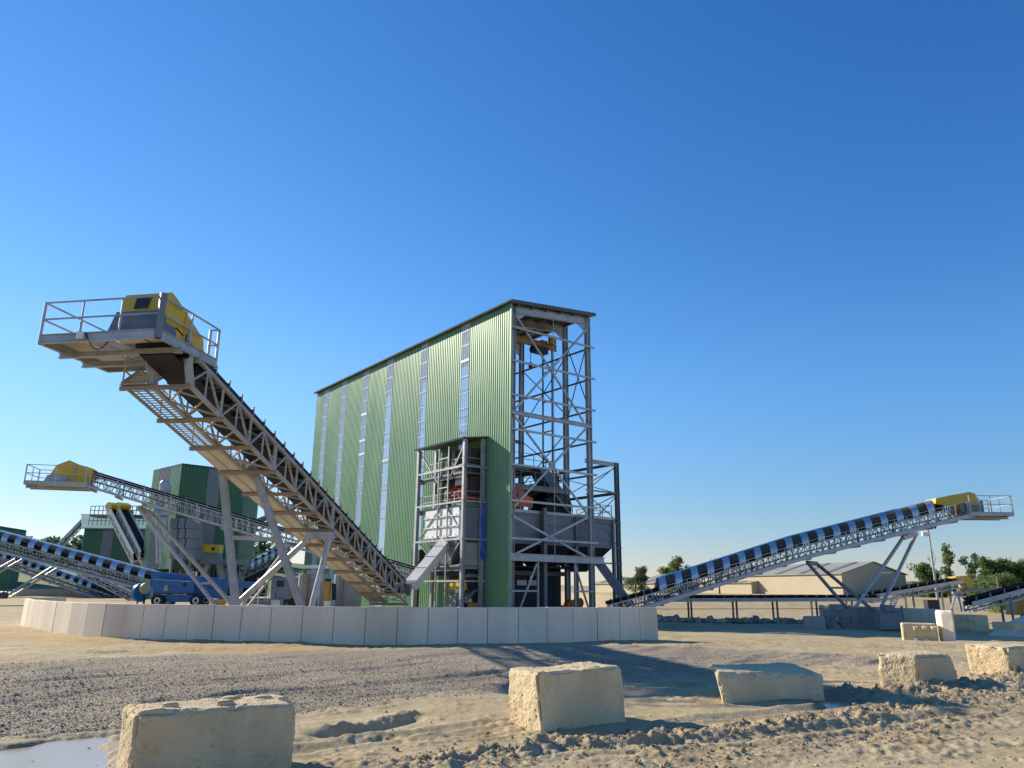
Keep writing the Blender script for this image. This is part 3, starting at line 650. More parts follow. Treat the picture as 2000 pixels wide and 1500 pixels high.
legs(cn, [t1, t2], [Vector((g1.x, g1.y, zat(g1.x, g1.y))), Vector((g2.x, g2.y, zat(g2.x, g2.y)))], [], galv, .3, 'tube', cap=(t1 - V(.15, 0, -.15), t2 + V(.25, 0, .15)))

# --- hooded covers
def hoods(root, P, w, th, d0, d1, n, frac, sheet, rise=.85, near=-1):
    a = w / 2 + .2; h0 = th + .12; NA = 14
    def arc(d, t0, t1, k, off=0.):
        out = []
        for i in range(k + 1):
            t = t0 + (t1 - t0) * i / k; out.append(P.at(d, w / 2 - (a + off) * math.cos(t), h0 + (rise + off) * math.sin(t) ** .8 if t not in (0,) else h0))
        return out
    def shell(dd, t0, t1, k, off):
        m = MB()
        for x0, x1 in zip(dd[:-1], dd[1:]):
            A0, A1 = arc(x0, t0, t1, k, off), arc(x1, t0, t1, k, off); B0, B1 = arc(x0, t0, t1, k, off - .015), arc(x1, t0, t1, k, off - .015)
            m.loft(A0 + B0[::-1], A1 + B1[::-1])
        return m
    step = (d1 - d0) / n
    shell([d0 + (d1 - d0) * k / (2 * n) for k in range(2 * n + 1)], .36 * math.pi, math.pi, NA, -.012).build('hood_top', sheet, root, False)
    for i in range(n):
        x0 = d0 + step * i; q = shell([x0, x0 + step * frac], .02, .41 * math.pi, 7, .008)
        for k in range(3): d = x0 + step * frac * (k + .5) / 3; q.bar(P.at(d, -.21, h0 - .28), P.at(d, -.2, h0 + .3), .05, .02, up=P.n)
        q.build('hood_panel', sheet, root)
# --- right hooded conveyor
RW, RTH = 1.2, .72
PR = Path([A(1192, 1203, 55), A(1281, 1179, 55), A(1550, 1093, 55), A(1900, 1004, 55)], (.0, 1, 0))
cr = thing('belt_conveyor', (7, 55, -.7), 'hooded conveyor rising to the right with blue silver covers and V shaped legs', 'conveyor', 'belt conveyors of the plant')
truss(cr, PR, RW, RTH, 30, galv, .08, .05)
belts(cr, PR, RW, RTH, -.2, PR.L + .2, .18, .4)
idlers(cr, PR, RW, RTH, .2, 4.2, .55, .2, .06)
hoods(cr, PR, RW, RTH, 3.6, PR.L - 1.0, 19, .42, silver, .88)
walkway(cr, PR, -.95, -.08, 15, board, galv, -.05, None, True, (-1.0, RW + .1), .26)
m = MB()
for a, b in zip(run_nodes(PR, 15)[2:-1], run_nodes(PR, 15)[3:]):
    m.bar(PR.at(a, -.95, 1.02), PR.at(b, -.95, 1.02), .04)
for d in run_nodes(PR, 30)[4:]: m.bar(PR.at(d, -.95, 0), PR.at(d, -.95, 1.02), .04)
m.build('handrail', galv, cr)
o = A(1897, 1007, 54.0); ex = V(1, 0, 0.0); ey = V(0, 1, 0)
at = platform(cr, o, ex, ey, 3.0, 2.7, galv, board, [((0, 0), (3, 0), 2), ((3, 0), (3, 2.7), 2), ((0, 2.7), (3, 2.7), 2)], fh=.26, hole=(-.1, .8, .5, 2.2))
prof = [(-2.0, .85), (-1.9, 1.25), (.55, 1.72), (.95, 1.62), (1.2, .95), (1.15, .28), (-.2, .28), (-.6, .62)]
m = MB(); m.prism([at(x, .75, z + .05) for x, z in prof], ey * 1.5); m.build('drive_cover', yellow, cr)
m = MB(); m.box(at(.5, .55, .62), ex * .5, ey * .18, Z * .3); m.tube(at(-.1, .5, .6), at(-.1, .72, .6), .35, 14); m.build('gearbox', galvd, cr)
m = MB(); m.box(at(1.35, 1.4, .7), ex * .12, ey * .6, Z * .45); m.build('discharge_plate', galvd, cr)
for a_, b_ in (((1577, 1097), (1658, 1186)), ((1594, 1101), (1712, 1193)), ((1762, 1050), (1672, 1182)), ((1790, 1034), (1716, 1190))):
    pass
tl = [A(1577, 1099, 55.1), A(1595, 1101, 56.3)]; fl = [A(1656, 1190, 54.4), A(1710, 1196, 54.2)]
tr = [A(1763, 1051, 55.1), A(1790, 1042, 56.3)]; frt = [A(1671, 1186, 54.6), A(1718, 1192, 54.4)]
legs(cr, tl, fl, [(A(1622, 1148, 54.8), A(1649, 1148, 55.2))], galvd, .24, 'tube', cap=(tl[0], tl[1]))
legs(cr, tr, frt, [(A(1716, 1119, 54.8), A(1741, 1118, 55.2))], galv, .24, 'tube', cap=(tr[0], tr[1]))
zr = zat(22, 53)
for px, Y in ((1634, 54), (1735, 53)):
    c = A(px, 1200, Y); c.z = zr
    m = MB(); m.box(c + Z * .95, V(.85, 0, 0), V(0, .25, 0), Z * .25); m.bar(c + V(-.6, -.3, .5), c + V(.6, -.3, 1.2), .1); m.bar(c + V(.9, -.1, .3), c + V(.9, -.1, 1.5), .12); m.box(c + Z * 1.35, V(.3, 0, 0), V(0, .4, 0), Z * .2); bg_ = m.build('wheel_bogie', filterm, cr)
    for dx in (-.5, .5):
        m = MB(); m.tube(c + V(dx, -.22, .4), c + V(dx, .22, .4), .4, 20); wl = m.build('wheel', galvd, bg_)
m = MB(); c = A(1736, 1206, 52); c.z = zr; m.box(c + Z * .55, V(.75, 0, 0), V(0, .35, 0), Z * .5); m.build('counterweight', filterm, cr)

# --- middle conveyor (behind the nearest one)
M0, M1 = A(815, 1138, 62), A(180, 951, 56); dm = (M1 - M0).normalized(); fm_ = Vector((dm.y, -dm.x, 0)).normalized()
if fm_.y < 0: fm_ = -fm_
PM = Path([M0, M1], fm_)
cm = thing('belt_conveyor', (M0.x, M0.y, 0), 'slim uncovered conveyor crossing behind the nearest one up to a caged yellow head at left', 'conveyor', 'belt conveyors of the plant')
truss(cm, PM, 1.2, .85, 26, galv, .08, .05)
belts(cm, PM, 1.2, .85, 0, PM.L + 1, .2, .5)
idlers(cm, PM, 1.2, .85, 1, PM.L - .5, 1.5, .22, .06)
walkway(cm, PM, -.85, -.08, 13, board, galv, -.1, -.85, True, (-.9, 1.3), .1)
o = A(170, 950, 55.2); ex = Vector((dm.x, dm.y, 0)).normalized(); ey = fm_
at = platform(cm, o, ex, ey, 4.1, 2.7, galv, board, [((0.2, 0), (4.1, 0), 2), ((4.1, 0), (4.1, 2.7), 2), ((1, 2.7), (4.1, 2.7), 2)], fh=.28, hole=(-.1, 1.0, .5, 2.2))
prof = [(-.1, .9), (0, 1.42), (.9, 1.65), (1.6, 1.95), (2.4, 1.55), (2.75, .75), (2.6, .3), (.2, .3)]
m = MB(); m.prism([at(x, .6, z) for x, z in prof], ey * 1.5); cov = m.build('drive_cover', yellow, cm)
m = MB(); m.prism([at(1.05, .55, .3), at(1.05, .55, 1.7), at(1.15, .55, 1.7), at(1.15, .55, .3)], -ey * .05); m.build('cover_rib', galv, cov)
m = MB(); m.loft([at(1.5, .35, .28), at(3.0, .35, .28), at(3.0, 2.2, .28), at(1.5, 2.2, .28)], [at(1.6, .5, .8), at(2.85, .5, .8), at(2.85, 2.1, .8), at(1.6, 2.1, .8)]); m.build('discharge_chute', galv, cm)
tl = [A(271, 992, 57.0), A(296, 1004, 58.2)]; fl = [A(424, 1186, 57.5), A(456, 1184, 58.6)]
tr = [A(566, 1062, 59.6), A(580, 1064, 60.8)]; frt = [A(470, 1186, 58), A(484, 1185, 59)]
legs(cm, tl, fl, [(A(388, 1140, 57.4), A(410, 1139, 58.3))], galv, .3, 'tube', cap=(tl[0], tl[1]))
legs(cm, tr, frt, [], galv, .2, 'tube', cap=(tr[0], tr[1]))

# --- two hooded conveyors low at the left
def low_hooded(label, pa, Ya, pb, Yb, w, th, n, d0, legs_px=(), rise=.85):
    a, b = A(*pa, Ya), A(*pb, Yb); d = (b - a); f = Vector((-d.y, d.x, 0)).normalized()
    if f.y < 0: f = -f
    P = Path([a, b], f); c = thing('belt_conveyor', (a.x, a.y, zat(a.x, a.y)), label, 'conveyor', 'belt conveyors of the plant')
    truss(c, P, w, th, int(P.L / 1.5), galv, .09, .05)
    belts(c, P, w, th, 0, P.L, .18, .4)
    hoods(c, P, w, th, d0, P.L, n, .44, silver, rise)
    walkway(c, P, -.85, -.08, int(P.L / 3), board, galv, -.05, None, True, (-.9, w + .1), .2)
    idlers(c, P, w, th, .3, d0, .7, .2, .06)
    for t, f_, Y in legs_px:
        p, q = A(*t, Y), A(*f_, Y); legs(c, [p, p + f * w], [q, q + f * w], [(p.lerp(q, .6), p.lerp(q, .6) + f * w)], galv, .3, 'tube')
    return c
low_hooded('upper of the two hooded conveyors with blue banded covers sloping down behind the blue lift', (350, 1167), 73, (-140, 1037), 76, 1.3, .8, 17, 2.2)
low_hooded('lower more distant hooded conveyor with narrow banded covers at the far left', (212, 1174), 108, (-130, 1055), 112, 1.25, .8, 19, 3.0, [((103, 1107), (5, 1168), 107), ((30, 1092), (-75, 1150), 107)], .8)

# ------------------------------------------------------------------ tall green processing building
YAW = .6557
BU = V(math.cos(YAW), math.sin(YAW), 0); BW = V(-math.sin(YAW), math.cos(YAW), 0); BC = V(-.06, 58, 0)
def B(u, v, z): return BC + BU * u + BW * v + Z * z
GZ = -.7
hall = thing('processing_building', B(0, 0, GZ), 'tall narrow green clad building with clear vertical strips and an open steel end', 'building')
BL, BH0, BH1 = 38.1, 24.25, 25.2
def corr(v0, v1, z0, z1, fn, pitch=.29, depth=.06):
    """trapezoid profiled sheet: fn(v, offset, z)"""
    m = MB(); prof = []; n = max(1, round((v1 - v0) / pitch)); p = (v1 - v0) / n
    for k in range(n):
        a = v0 + p * k; prof += [(a, 0), (a + p * .5, 0), (a + p * .58, -depth), (a + p * .92, -depth)]
    prof.append((v1, 0)); k = len(prof)
    vs = [fn(v, o, z0) for v, o in prof] + [fn(v, o, z1) for v, o in prof]
    m.add(vs, [(i, i + 1, k + i + 1, k + i) for i in range(k - 1)]); return m
side = lambda v, o, z: B(-.02 - o - .09, v, z)
SK = [(6.49, 1.25), (13.39, 1.25), (20.07, 1.3), (25.32, 1.3), (30.64, 1.3), (35.37, 1.3)]
edges = [0.0]
for c, wd in SK: edges += [c - wd / 2, c + wd / 2]
edges.append(BL)
for k in range(0, len(edges), 2): corr(edges[k], edges[k + 1], GZ + .1, BH0, side).build('wall_cladding', green, hall)
for c, wd in SK:
    o = corr(c - wd / 2, c + wd / 2, GZ + .1, BH0 - .02, side).build('skylight_strip', daylight, hall)
    for z in (23.6, 22.3, 20.9, 19.45, 18.0, 16.62, 15.2, 13.85, 12.4, 11.05, 8.28, 5.43, 2.4):
        m = MB(); m.bar(B(-.125, c - wd / 2, z), B(-.125, c + wd / 2, z), .02, .05 if random.random() < .85 else .22); m.build('sheet_lap', lapm, o)
back = lambda v, o, z: B(v, BL + o + .03, z)
corr(0, 8.8, GZ + .1, BH0 + .2, back).build('wall_cladding', green, hall)
m = MB(); m.loft([B(-.35, -.25, BH0 + .02), B(9.15, -.25, BH1 + .08), B(9.15, -.25, BH1 + .2), B(-.35, -.25, BH0 + .14)], [B(-.35, BL + .3, BH0 + .02), B(9.15, BL + .3, BH1 + .08), B(9.15, BL + .3, BH1 + .2), B(-.35, BL + .3, BH0 + .14)]); m.build('roof', roofm, hall)
m = MB(); m.bar(B(-.41, -.3, BH0 + .08), B(-.41, BL + .35, BH0 + .08), .1, .16); m.build('gutter', trim, hall)
m = MB(); m.bar(B(-.09, -.05, GZ), B(-.09, -.05, BH0), .16, .14, up=BU); m.build('corner_trim', green, hall)
m = MB(); m.bar(B(-.3, -.27, BH0 + .12), B(9.2, -.27, BH1 + .18), .06, .3); m.build('verge_trim', roofm, hall)
VS = [0.25, 3.2, 9.6, 16, 22.4, 28.8, 37.6]
roofz = lambda u: BH0 + (BH1 - BH0) * u / 8.8
for v in VS:
    for u in (.3, 8.62):
        m = MB(); m.ibar(B(u, v, GZ), B(u, v, roofz(u) - .1), .34, .42, up=BU, t=.03); m.build('column', galv, hall)
    m = MB(); m.ibar(B(.3, v, roofz(.3) - .42), B(8.62, v, roofz(8.62) - .42), .3, .6)
    for u, s_ in ((.5, 1), (8.42, -1)): m.prism([B(u, v - .012, roofz(u) - .6), B(u + s_ * 1.3, v - .012, roofz(u + s_ * 1.3) - .6), B(u, v - .012, roofz(u) - 1.5)], BW * .024)
    m.build('rafter', galv, hall)
for u in np.linspace(.6, 8.4, 6):
    m = MB(); m.bar(B(u, -.2, roofz(u) - .09), B(u, BL, roofz(u) - .09), .08, .2); m.build('purlin', galvd, hall)
GIRTS = [22.3, 19.45, 16.62, 13.85, 11.05, 8.28, 5.43]
for z in GIRTS:
    m = MB(); m.bar(B(.0, -.04, z), B(9.15, -.04, z), .12, .16); m.build('girt', galv, hall)
for z in GIRTS + [2.4]:
    m = MB(); m.bar(B(.09, .1, z), B(.09, BL, z), .1, .16); m.build('girt', galv, hall)
for z in (22.3, 19.45, 16.62, 13.85, 11.05):
    m = MB(); m.bar(B(8.86, .3, z), B(8.86, BL, z), .1, .15); m.build('girt', galvd, hall)
m = MB(); m.ibar(B(.1, .05, 15.2), B(8.8, .05, 15.2), .25, .32); m.build('tie_beam', galv, hall)
m = MB(); m.ibar(B(-.1, -.08, 4.05), B(9.7, -.08, 4.05), .3, .55, t=.06); m.build('tie_beam', galv, hall)
m = MB(); m.ibar(B(.3, 9.6, 15.2), B(8.6, 9.6, 15.2), .25, .3); m.build('tie_beam', galvd, hall)
for a, b in (((.5, 23.4), (7.9, 15.5)), ((8.4, 23.9), (.5, 15.5)), ((.4, 15.0), (8.1, 7.8)), ((8.3, 15.1), (.45, 7.8)), ((.35, 7.1), (8.2, 4.2)), ((8.2, 7.5), (.4, 4.2))):
    m = MB(); m.bar(B(a[0], .12, a[1]), B(b[0], .12, b[1]), .1, .16); m.build('brace', galv, hall)
for z in (19.6, 11.4):
    m = MB(); c = B(4.35, .04, z); m.prism([c + BU * x + Z * y for x, y in ((-.3, 0), (0, -.35), (.3, 0), (0, .35))], BW * .03); m.build('gusset_plate', galv, hall)
for a, b in (((.3, 23.2), (3.0, 16.7)), ((3.1, 23.2), (.3, 16.7)), ((3.3, 22.2), (9.4, 16.8)), ((9.5, 22.2), (3.3, 16.8)), ((3.3, 15.2), (9.4, 11.2)), ((9.5, 15.2), (3.3, 11.2))):
    m = MB(); m.bar(B(8.75, a[0], a[1]), B(8.75, b[0], b[1]), .07); m.build('brace', galvd, hall)
m = MB()
for v in (5.13, 6.45): m.bar(B(8.7, v, 8.4), B(8.7, v, 23.8), .12)
for z in np.arange(10.0, 23, 2.83): m.bar(B(8.7, 5.13, z), B(8.7, 6.45, z), .08, .1)
m.build('door_framing', galvd, hall)
m = MB(); m.bar(B(4.45, -.0, 4.3), B(4.45, -.0, 24.2), .045); m.build('tie_rod', galv, hall)
for u, z in ((2.72, 3.75), (6.55, 3.75)):
    m = MB(); m.bar(B(u, 0, GZ), B(u, 0, z), .14); m.build('door_post', galv, hall)
for a, b in (((2.6, 3.6), (.5, GZ)), ((6.6, 3.6), (8.4, GZ))):
    m = MB(); m.bar(B(a[0], .02, a[1]), B(b[0], .02, b[1]), .1, .14); m.build('brace', galv, hall)
for a, b in ((.1, 2.8), (6.5, 8.7)):
    m = MB(); m.bar(B(a, .0, 1.6), B(b, .0, 1.6), .1, .12); m.build('girt', galv, hall)
for u in (3.9,):
    m = MB(); m.bar(B(u, .6, GZ), B(u, .6, 8), .3); m.build('column', galvd, hall)
# floors and stair inside the open end
for (u0, u1, v0, v1, z) in ((.4, 6.6, 1.2, 8.5, 9.75), (2.6, 8.4, 5.5, 12, 12.2), (.4, 8.4, 9.8, 15, 9.7)):
    m = MB(); m.box(B((u0 + u1) / 2, (v0 + v1) / 2, z), BU * (u1 - u0) / 2, BW * (v1 - v0) / 2, Z * .06)
    for u in np.linspace(u0, u1, 4): m.ibar(B(u, v0, z - .22), B(u, v1, z - .22), .16, .3)
    m.ibar(B(u0, v0, z - .2), B(u1, v0, z - .2), .18, .36); m.build('floor_deck', galvd, hall)
def railing(pts, posts, root, steel=galvd, h=1.08, name='handrail'):
    r = MB()
    for p, q in zip(pts[:-1], pts[1:]):
        for hh in (.55, h): r.bar(p + Z * hh, q + Z * hh, .045)
        n = max(1, round((q - p).length / posts))
        for k in range(n + 1): t = p.lerp(q, k / n); r.bar(t, t + Z * h, .05)
    return r.build(name, steel, root)
railing([B(.5, 1.25, 9.8), B(6.5, 1.25, 9.8), B(6.5, 8.4, 9.8)], 1.4, hall)
railing([B(2.7, 5.6, 12.25), B(8.3, 5.6, 12.25)], 1.3, hall)
def stair(p, q, wd, root, n=14):
    p, q = Vector(p), Vector(q); d = (q - p); h = Vector((d.x, d.y, 0)).normalized(); s_ = Vector((-h.y, h.x, 0)); m = MB()
    for k in (-1, 1): m.bar(p + s_ * wd / 2 * k, q + s_ * wd / 2 * k, .06, .24)
    for k in range(n): c = p.lerp(q, (k + .5) / n); m.box(c, h * .13, s_ * wd / 2, Z * .02)
    o = m.build('stair', galvd, root); r = MB()
    for k in (-1, 1):
        a, b = p + s_ * wd / 2 * k, q + s_ * wd / 2 * k
        for hh in (.5, 1.0): r.bar(a + Z * hh, b + Z * hh, .04)
        for j in range(5): t = a.lerp(b, j / 4); r.bar(t, t + Z, .045)
    r.build('handrail', galvd, o)
stair(B(8.0, 2.2, 7.6), B(5.6, 2.2, 9.9), .8, hall)
stair(B(2.9, 7.0, 12.2), B(.7, 7.0, 15.0), .8, hall)
stair(B(7.8, 3.3, 7.9), B(6.4, 3.3, 11.2), .7, hall)

# bridge crane under the roof
cy = thing('bridge_crane', B(5, 3.6, 22.9), 'yellow overhead crane beam with dark hoist hanging under the roof of the green building', 'crane')
m = MB(); m.ibar(B(.7, 3.6, 22.9), B(7.9, 3.6, 22.9), .28, .55, t=.05); m.build('girder', crane_b, cy)
m = MB(); m.box(B(5.9, 3.6, 22.35), BU * .75, BW * .35, Z * .3); m.tube(B(5.0, 3.6, 22.3), B(5.4, 3.6, 22.3), .32, 12); m.build('hoist', dark, cy)
m = MB(); m.tube(B(4.9, 3.6, 22.2), B(4.9, 3.6, 20.9), .03, 6); m.box(B(4.9, 3.6, 20.75), BU * .16, BW * .1, Z * .25); m.build('hook_block', dark, cy)
for v in (3.0, 4.2): m = MB(); m.box(B(6.9, v, 23.3), BU * .35, BW * .15, Z * .3); m.build('end_carriage', crane_b, cy)

# large grey bin across the open end
bn = thing('storage_bin', B(5, 3, GZ), 'wide grey steel bin behind the braces of the open building end', 'bin')
us = [.45, 4.0, 7.6, 11.9]
for a, b in zip(us[:-1], us[1:]):
    m = MB(); m.box(B((a + b) / 2, 1.1, 6.35), BU * ((b - a) / 2 - .02), BW * .04, Z * 1.2)
    for z in (5.2, 5.95, 6.75, 7.5): m.bar(B(a + .05, 1.02, z), B(b - .05, 1.02, z), .07, .1)
    m.build('bin_panel', filterm, bn)
m = MB(); m.box(B(11.92, 3.6, 6.35), BU * .04, BW * 2.5, Z * 1.2); m.build('bin_panel', filterm, bn)
for u in us: m = MB(); m.bar(B(u, .95, GZ), B(u, .95, 7.6), .24, .24); m.build('bin_post', galvd, bn)
m = MB(); m.bar(B(.3, .98, 7.65), B(12.1, .98, 7.65), .2, .22); m.build('bin_rim', galv, bn)
for a, b in zip(us[:-1], us[1:]):
    m = MB(); c = (a + b) / 2
    m.loft([B(a + .05, 1.15, 5.15), B(b - .05, 1.15, 5.15), B(b - .05, 5.5, 5.15), B(a + .05, 5.5, 5.15)], [B(c - .5, 2.6, 3.2), B(c + .5, 2.6, 3.2), B(c + .5, 4, 3.2), B(c - .5, 4, 3.2)]); m.build('hopper', dark, bn)
# dark plant room at the foot, widened to put darkness into the open bay
pr = thing('plant_cabin', B(5, 3, GZ), 'dark blue grey walled plant room widened to darken the bay below the wide bin', 'plant room')
m = MB(); m.box(B(4.6, 4.2, 1.3), BU * 4.1, BW * .06, Z * 2.1); m.box(B(.6, 5.2, 1.3), BU * .06, BW * 1.0, Z * 2.1); m.box(B(4.6, 3.0, 3.46), BU * 4.1, BW * 1.2, Z * .06); m.build('wall', dark, pr)
for u in (4.4, 5.6): m = MB(); m.box(B(u, 4.1, 2.25), BU * .5, BW * .03, Z * .2); m.build('window', white, pr)
m = MB(); m.bar(B(1.8, 3.9, 3.0), B(8.8, 3.9, 3.0), .2, .35); m.build('lintel', filterm, pr)
m = MB()
for k in range(12): m.box(B(1.2 + random.random() * 7, 2 + random.random() * 1.5, GZ + .5 + random.random() * .3), BU * random.uniform(.15, .4), BW * .3, Z * random.uniform(.2, .6))
m.bar(B(1, 2.6, GZ + .3), B(8.4, 2.6, GZ + .3), .7, .3); m.build('pump_skid', dark, pr)
# vibrating screens, orange
def screen(label, u, v, z, su, wd=1.8):
    t = thing('screening_machine', B(u, v, z), label, 'screen', 'orange screening machines')
    for k in (0, wd):
        m = MB(); m.prism([B(u + x * su, v + k, z + y) for x, y in ((-1.1, 0), (1.1, 0), (1.1, .7), (.5, 1.0), (.15, 1.75), (-.35, 1.7), (-.6, .95), (-1.1, .75))], BW * .06); m.build('side_plate', orange, t)
    m = MB(); m.box(B(u, v + wd / 2, z + .35), BU * 1.0 * su, BW * (wd / 2 - .02), Z * .1); m.build('screen_deck', galvd, t)
    m = MB(); m.tube(B(u, v - .1, z + .9), B(u, v + wd + .16, z + .9), .2, 12); m.build('drive_shaft', galvd, t)
    m = MB(); m.box(B(u - .2 * su, v + wd / 2, z + 1.5), BU * .4, BW * wd * .4, Z * .35); m.build('feed_box', galv, t)
    for x in (-.8, .8): m = MB(); m.tube(B(u + x * su, v - .1, z - .35), B(u + x * su, v - .1, z + .05), .12, 10); m.build('spring', galvd, t)
screen('orange screening machine on top of the grey bin inside the open building end', 1.9, 1.3, 8.05, 1.25)
screen('orange screening machine high in the open side tower beside the blue sheet', -1.0, 4.0, 8.6, 1.0, 1.4)
m = MB(); dmt = thing('crusher', B(6.6, 3, 7.7), 'dark rounded crusher housing on the bin near the right column', 'crusher')
m.prism([B(6.6 + x, 2.2, 7.75 + y) for x, y in ((-1.5, 0), (1.6, 0), (1.7, 1.0), (1.3, 1.7), (.6, 2.1), (-.2, 1.9), (-1.1, 1.2))], BW * 2.2); m.build('housing', dark, dmt)
m = MB(); m.tube(B(5.6, 1.9, 8.3), B(5.6, 2.2, 8.3), .55, 16); m.build('flywheel', rubber, dmt)
m = MB(); m.loft([B(6.2, 2.4, 9.8), B(7.6, 2.4, 9.8), B(7.6, 4, 9.8), B(6.2, 4, 9.8)], [B(5.0, 2.6, 11.6), B(6.0, 2.6, 11.6), B(6.0, 4, 11.6), B(5.0, 4, 11.6)]); m.build('feed_chute', galvd, dmt)

# side tower on the long wall
tw = thing('steel_tower', B(-2.2, 6.5, GZ), 'open pale steel side tower with a low roof leaning on the long green wall', 'tower')
TU, TV0, TV1, TZ = -2.19, 3.06, 10.04, 13.2
for u in (TU, -.45):
    for v in (TV0, TV1):
        m = MB(); m.ibar(B(u, v, GZ), B(u, v, TZ + (.0 if u == TU else .2)), .26, .3, up=BU, t=.025); m.build('column', galv, tw)
m = MB(); m.loft([B(TU - .25, TV0 - .25, TZ + .0), B(-.1, TV0 - .25, TZ + .36), B(-.1, TV0 - .25, TZ + .46), B(TU - .25, TV0 - .25, TZ + .1)], [B(TU - .25, TV1 + .3, TZ), B(-.1, TV1 + .3, TZ + .36), B(-.1, TV1 + .3, TZ + .46), B(TU - .25, TV1 + .3, TZ + .1)]); m.build('roof', roofm, tw)
m = MB(); m.bar(B(TU - .25, TV0 - .27, TZ + .06), B(TU - .25, TV1 + .3, TZ + .06), .1, .16); m.build('gutter', trim, tw)
for z in (11.06, 8.32, 5.43, 2.29):
    m = MB(); m.bar(B(TU - .1, TV0 - .1, z), B(TU - .1, TV1 + .1, z), .1, .14); m.build('girt', white if z < 0 else galv, tw)
    m = MB(); m.bar(B(TU, TV0 - .15, z), B(-.1, TV0 - .15, z), .09, .12); m.build('girt', galv, tw)
for v, z0, z1 in ((5.29, .2, 12.9), (6.74, .2, 12.9)):
    m = MB(); m.bar(B(TU - .05, v, z0), B(TU - .05, v, z1), .1); m.build('mullion', galv, tw)
for zz in (12.0, 9.6): m = MB(); m.bar(B(TU - .05, 5.29, zz), B(TU - .05, 6.74, zz), .08); m.build('transom', galv, tw)
for a, b in (((TV1 - .2, 12.8), (6.74, 9.9)), ((TV0 + .2, 12.8), (5.29, 10.2)), ((6.6, 8.0), (TV1 - .1, 5.5)), ((5.5, 8.0), (TV0 + .1, 5.7)), ((TV0 + .4, 5.3), (5.4, 3.4)), ((TV1 - .5, 5.3), (7.6, 4.0))):
    m = MB(); m.bar(B(TU + .04, a[0], a[1]), B(TU + .04, b[0], b[1]), .09); m.build('brace', galv, tw)
for z in (10.6, 8.0, 3.4):
    m = MB(); m.box(B(TU / 2 - .2, (TV0 + TV1) / 2, z), BU * .85, BW * 3.3, Z * .06); m.ibar(B(TU + .2, TV0 + .1, z - .2), B(TU + .2, TV1 - .1, z - .2), .15, .3); m.build('floor_deck', galvd, tw)
railing([B(TU + .1, TV1, 8.06), B(TU + .1, TV0 + .1, 8.06), B(-.4, TV0 + .1, 8.06)], 1.4, tw, galv)
railing([B(TU + .1, TV1, 10.7), B(TU + .1, TV0 + .1, 10.7), B(-.4, TV0 + .1, 10.7)], 1.4, tw, galv)
hs_ = thing('dark_tower_box', B(-1, 6, 8), 'dark brown box for the machines and dark wall opening in the upper side tower', 'machine housing')  # dark boxes also stand in for the shaded wall opening behind
brown = mat('dark_brown_sheet', (.05, .042, .035), .7, 0, .25, 1.2)
for (v0, v1, z0, z1) in ((3.6, 6.0, 10.75, 12.7), (4.6, 7.6, 9.0, 10.45), (3.5, 5.4, 8.9, 10.4)):
    m = MB(); m.box(B(-.72, (v0 + v1) / 2, (z0 + z1) / 2), BU * .5, BW * (v1 - v0) / 2, Z * (z1 - z0) / 2); m.bar(B(-1.25, v0, z1), B(-1.25, v1, z1), .08); m.bar(B(-1.25, v0, z0 + .4), B(-1.25, v1, z0 + .4), .06); m.build('casing', brown, hs_)
m = MB(); m.bar(B(-1.75, 6.0, 8.1), B(-1.75, 6.0, 12.9), .3, .3); m.build('riser_duct', brown, hs_)
m = MB(); m.loft([B(-1.9, 5.7, 9.4), B(-1.3, 5.7, 9.4), B(-1.3, 6.3, 9.4), B(-1.9, 6.3, 9.4)], [B(-1.7, 5.9, 8.1), B(-1.5, 5.9, 8.1), B(-1.5, 6.1, 8.1), B(-1.7, 6.1, 8.1)]); m.build('cone', chute_m, hs_)
# pale panelled bin in the tower
b2 = thing('storage_bin', B(-1.2, 6.6, 3), 'white panelled bin with bolted flanges on the lit face of the side tower', 'bin')
for z0, z1 in ((5.65, 6.45), (6.45, 7.25), (7.25, 8.0)):
    m = MB(); m.box(B(TU + .12, 6.3, (z0 + z1) / 2), BU * .04, BW * 2.5, Z * ((z1 - z0) / 2 - .04))
    m.box(B(TU + .06, 6.3, z0 + .03), BU * .08, BW * 2.6, Z * .035)
    for k in range(6): m.box(B(TU + .05, 4.2 + k * .85, z0 + .12), BU * .05, BW * .05, Z * .06)
    m.build('bin_panel', white, b2)
m = MB(); m.box(B(TU / 2 + .1, TV0 + .28, 6.6), BU * .8, BW * .05, Z * 1.3); m.bar(B(TU + .2, TV0 + .2, 5.4), B(-.4, TV0 + .2, 5.4), .1, .14); m.build('side_plate', filterm, b2)
m = MB(); m.loft([B(TU + .1, 3.9, 5.5), B(TU + .1, 8.7, 5.5), B(-.3, 8.7, 5.5), B(-.3, 3.9, 5.5)], [B(TU + .6, 5.6, 3.6), B(TU + .6, 7.0, 3.6), B(-.8, 7.0, 3.6), B(-.8, 5.6, 3.6)]); m.build('hopper', filterm, b2)
m = MB(); m.box(B(TU / 2 + .1, TV0 + .3, 4.2), BU * .8, BW * .05, Z * 1.0); m.build('side_plate', concg, b2)
# loading chute down to the nearest conveyor
ch = thing('loading_chute', A(805, 1142, 54.5), 'pale square chute slanting from the side tower down to the foot of the nearest conveyor', 'chute')
p, q = A(872, 1058, 61.5), A(802, 1144, 55.6); d = (q - p).normalized(); sd = d.cross(Z).normalized(); up_ = sd.cross(d)
m = MB(); m.bar(p, q, .88, .62); m.build('duct', chute_m, ch)
for t in (.2, .45, .7, .98): c = p.lerp(q, t); m = MB(); m.bar(c - d * .03, c + d * .03, 0.97, .71); m.build('flange', chute_m, ch)
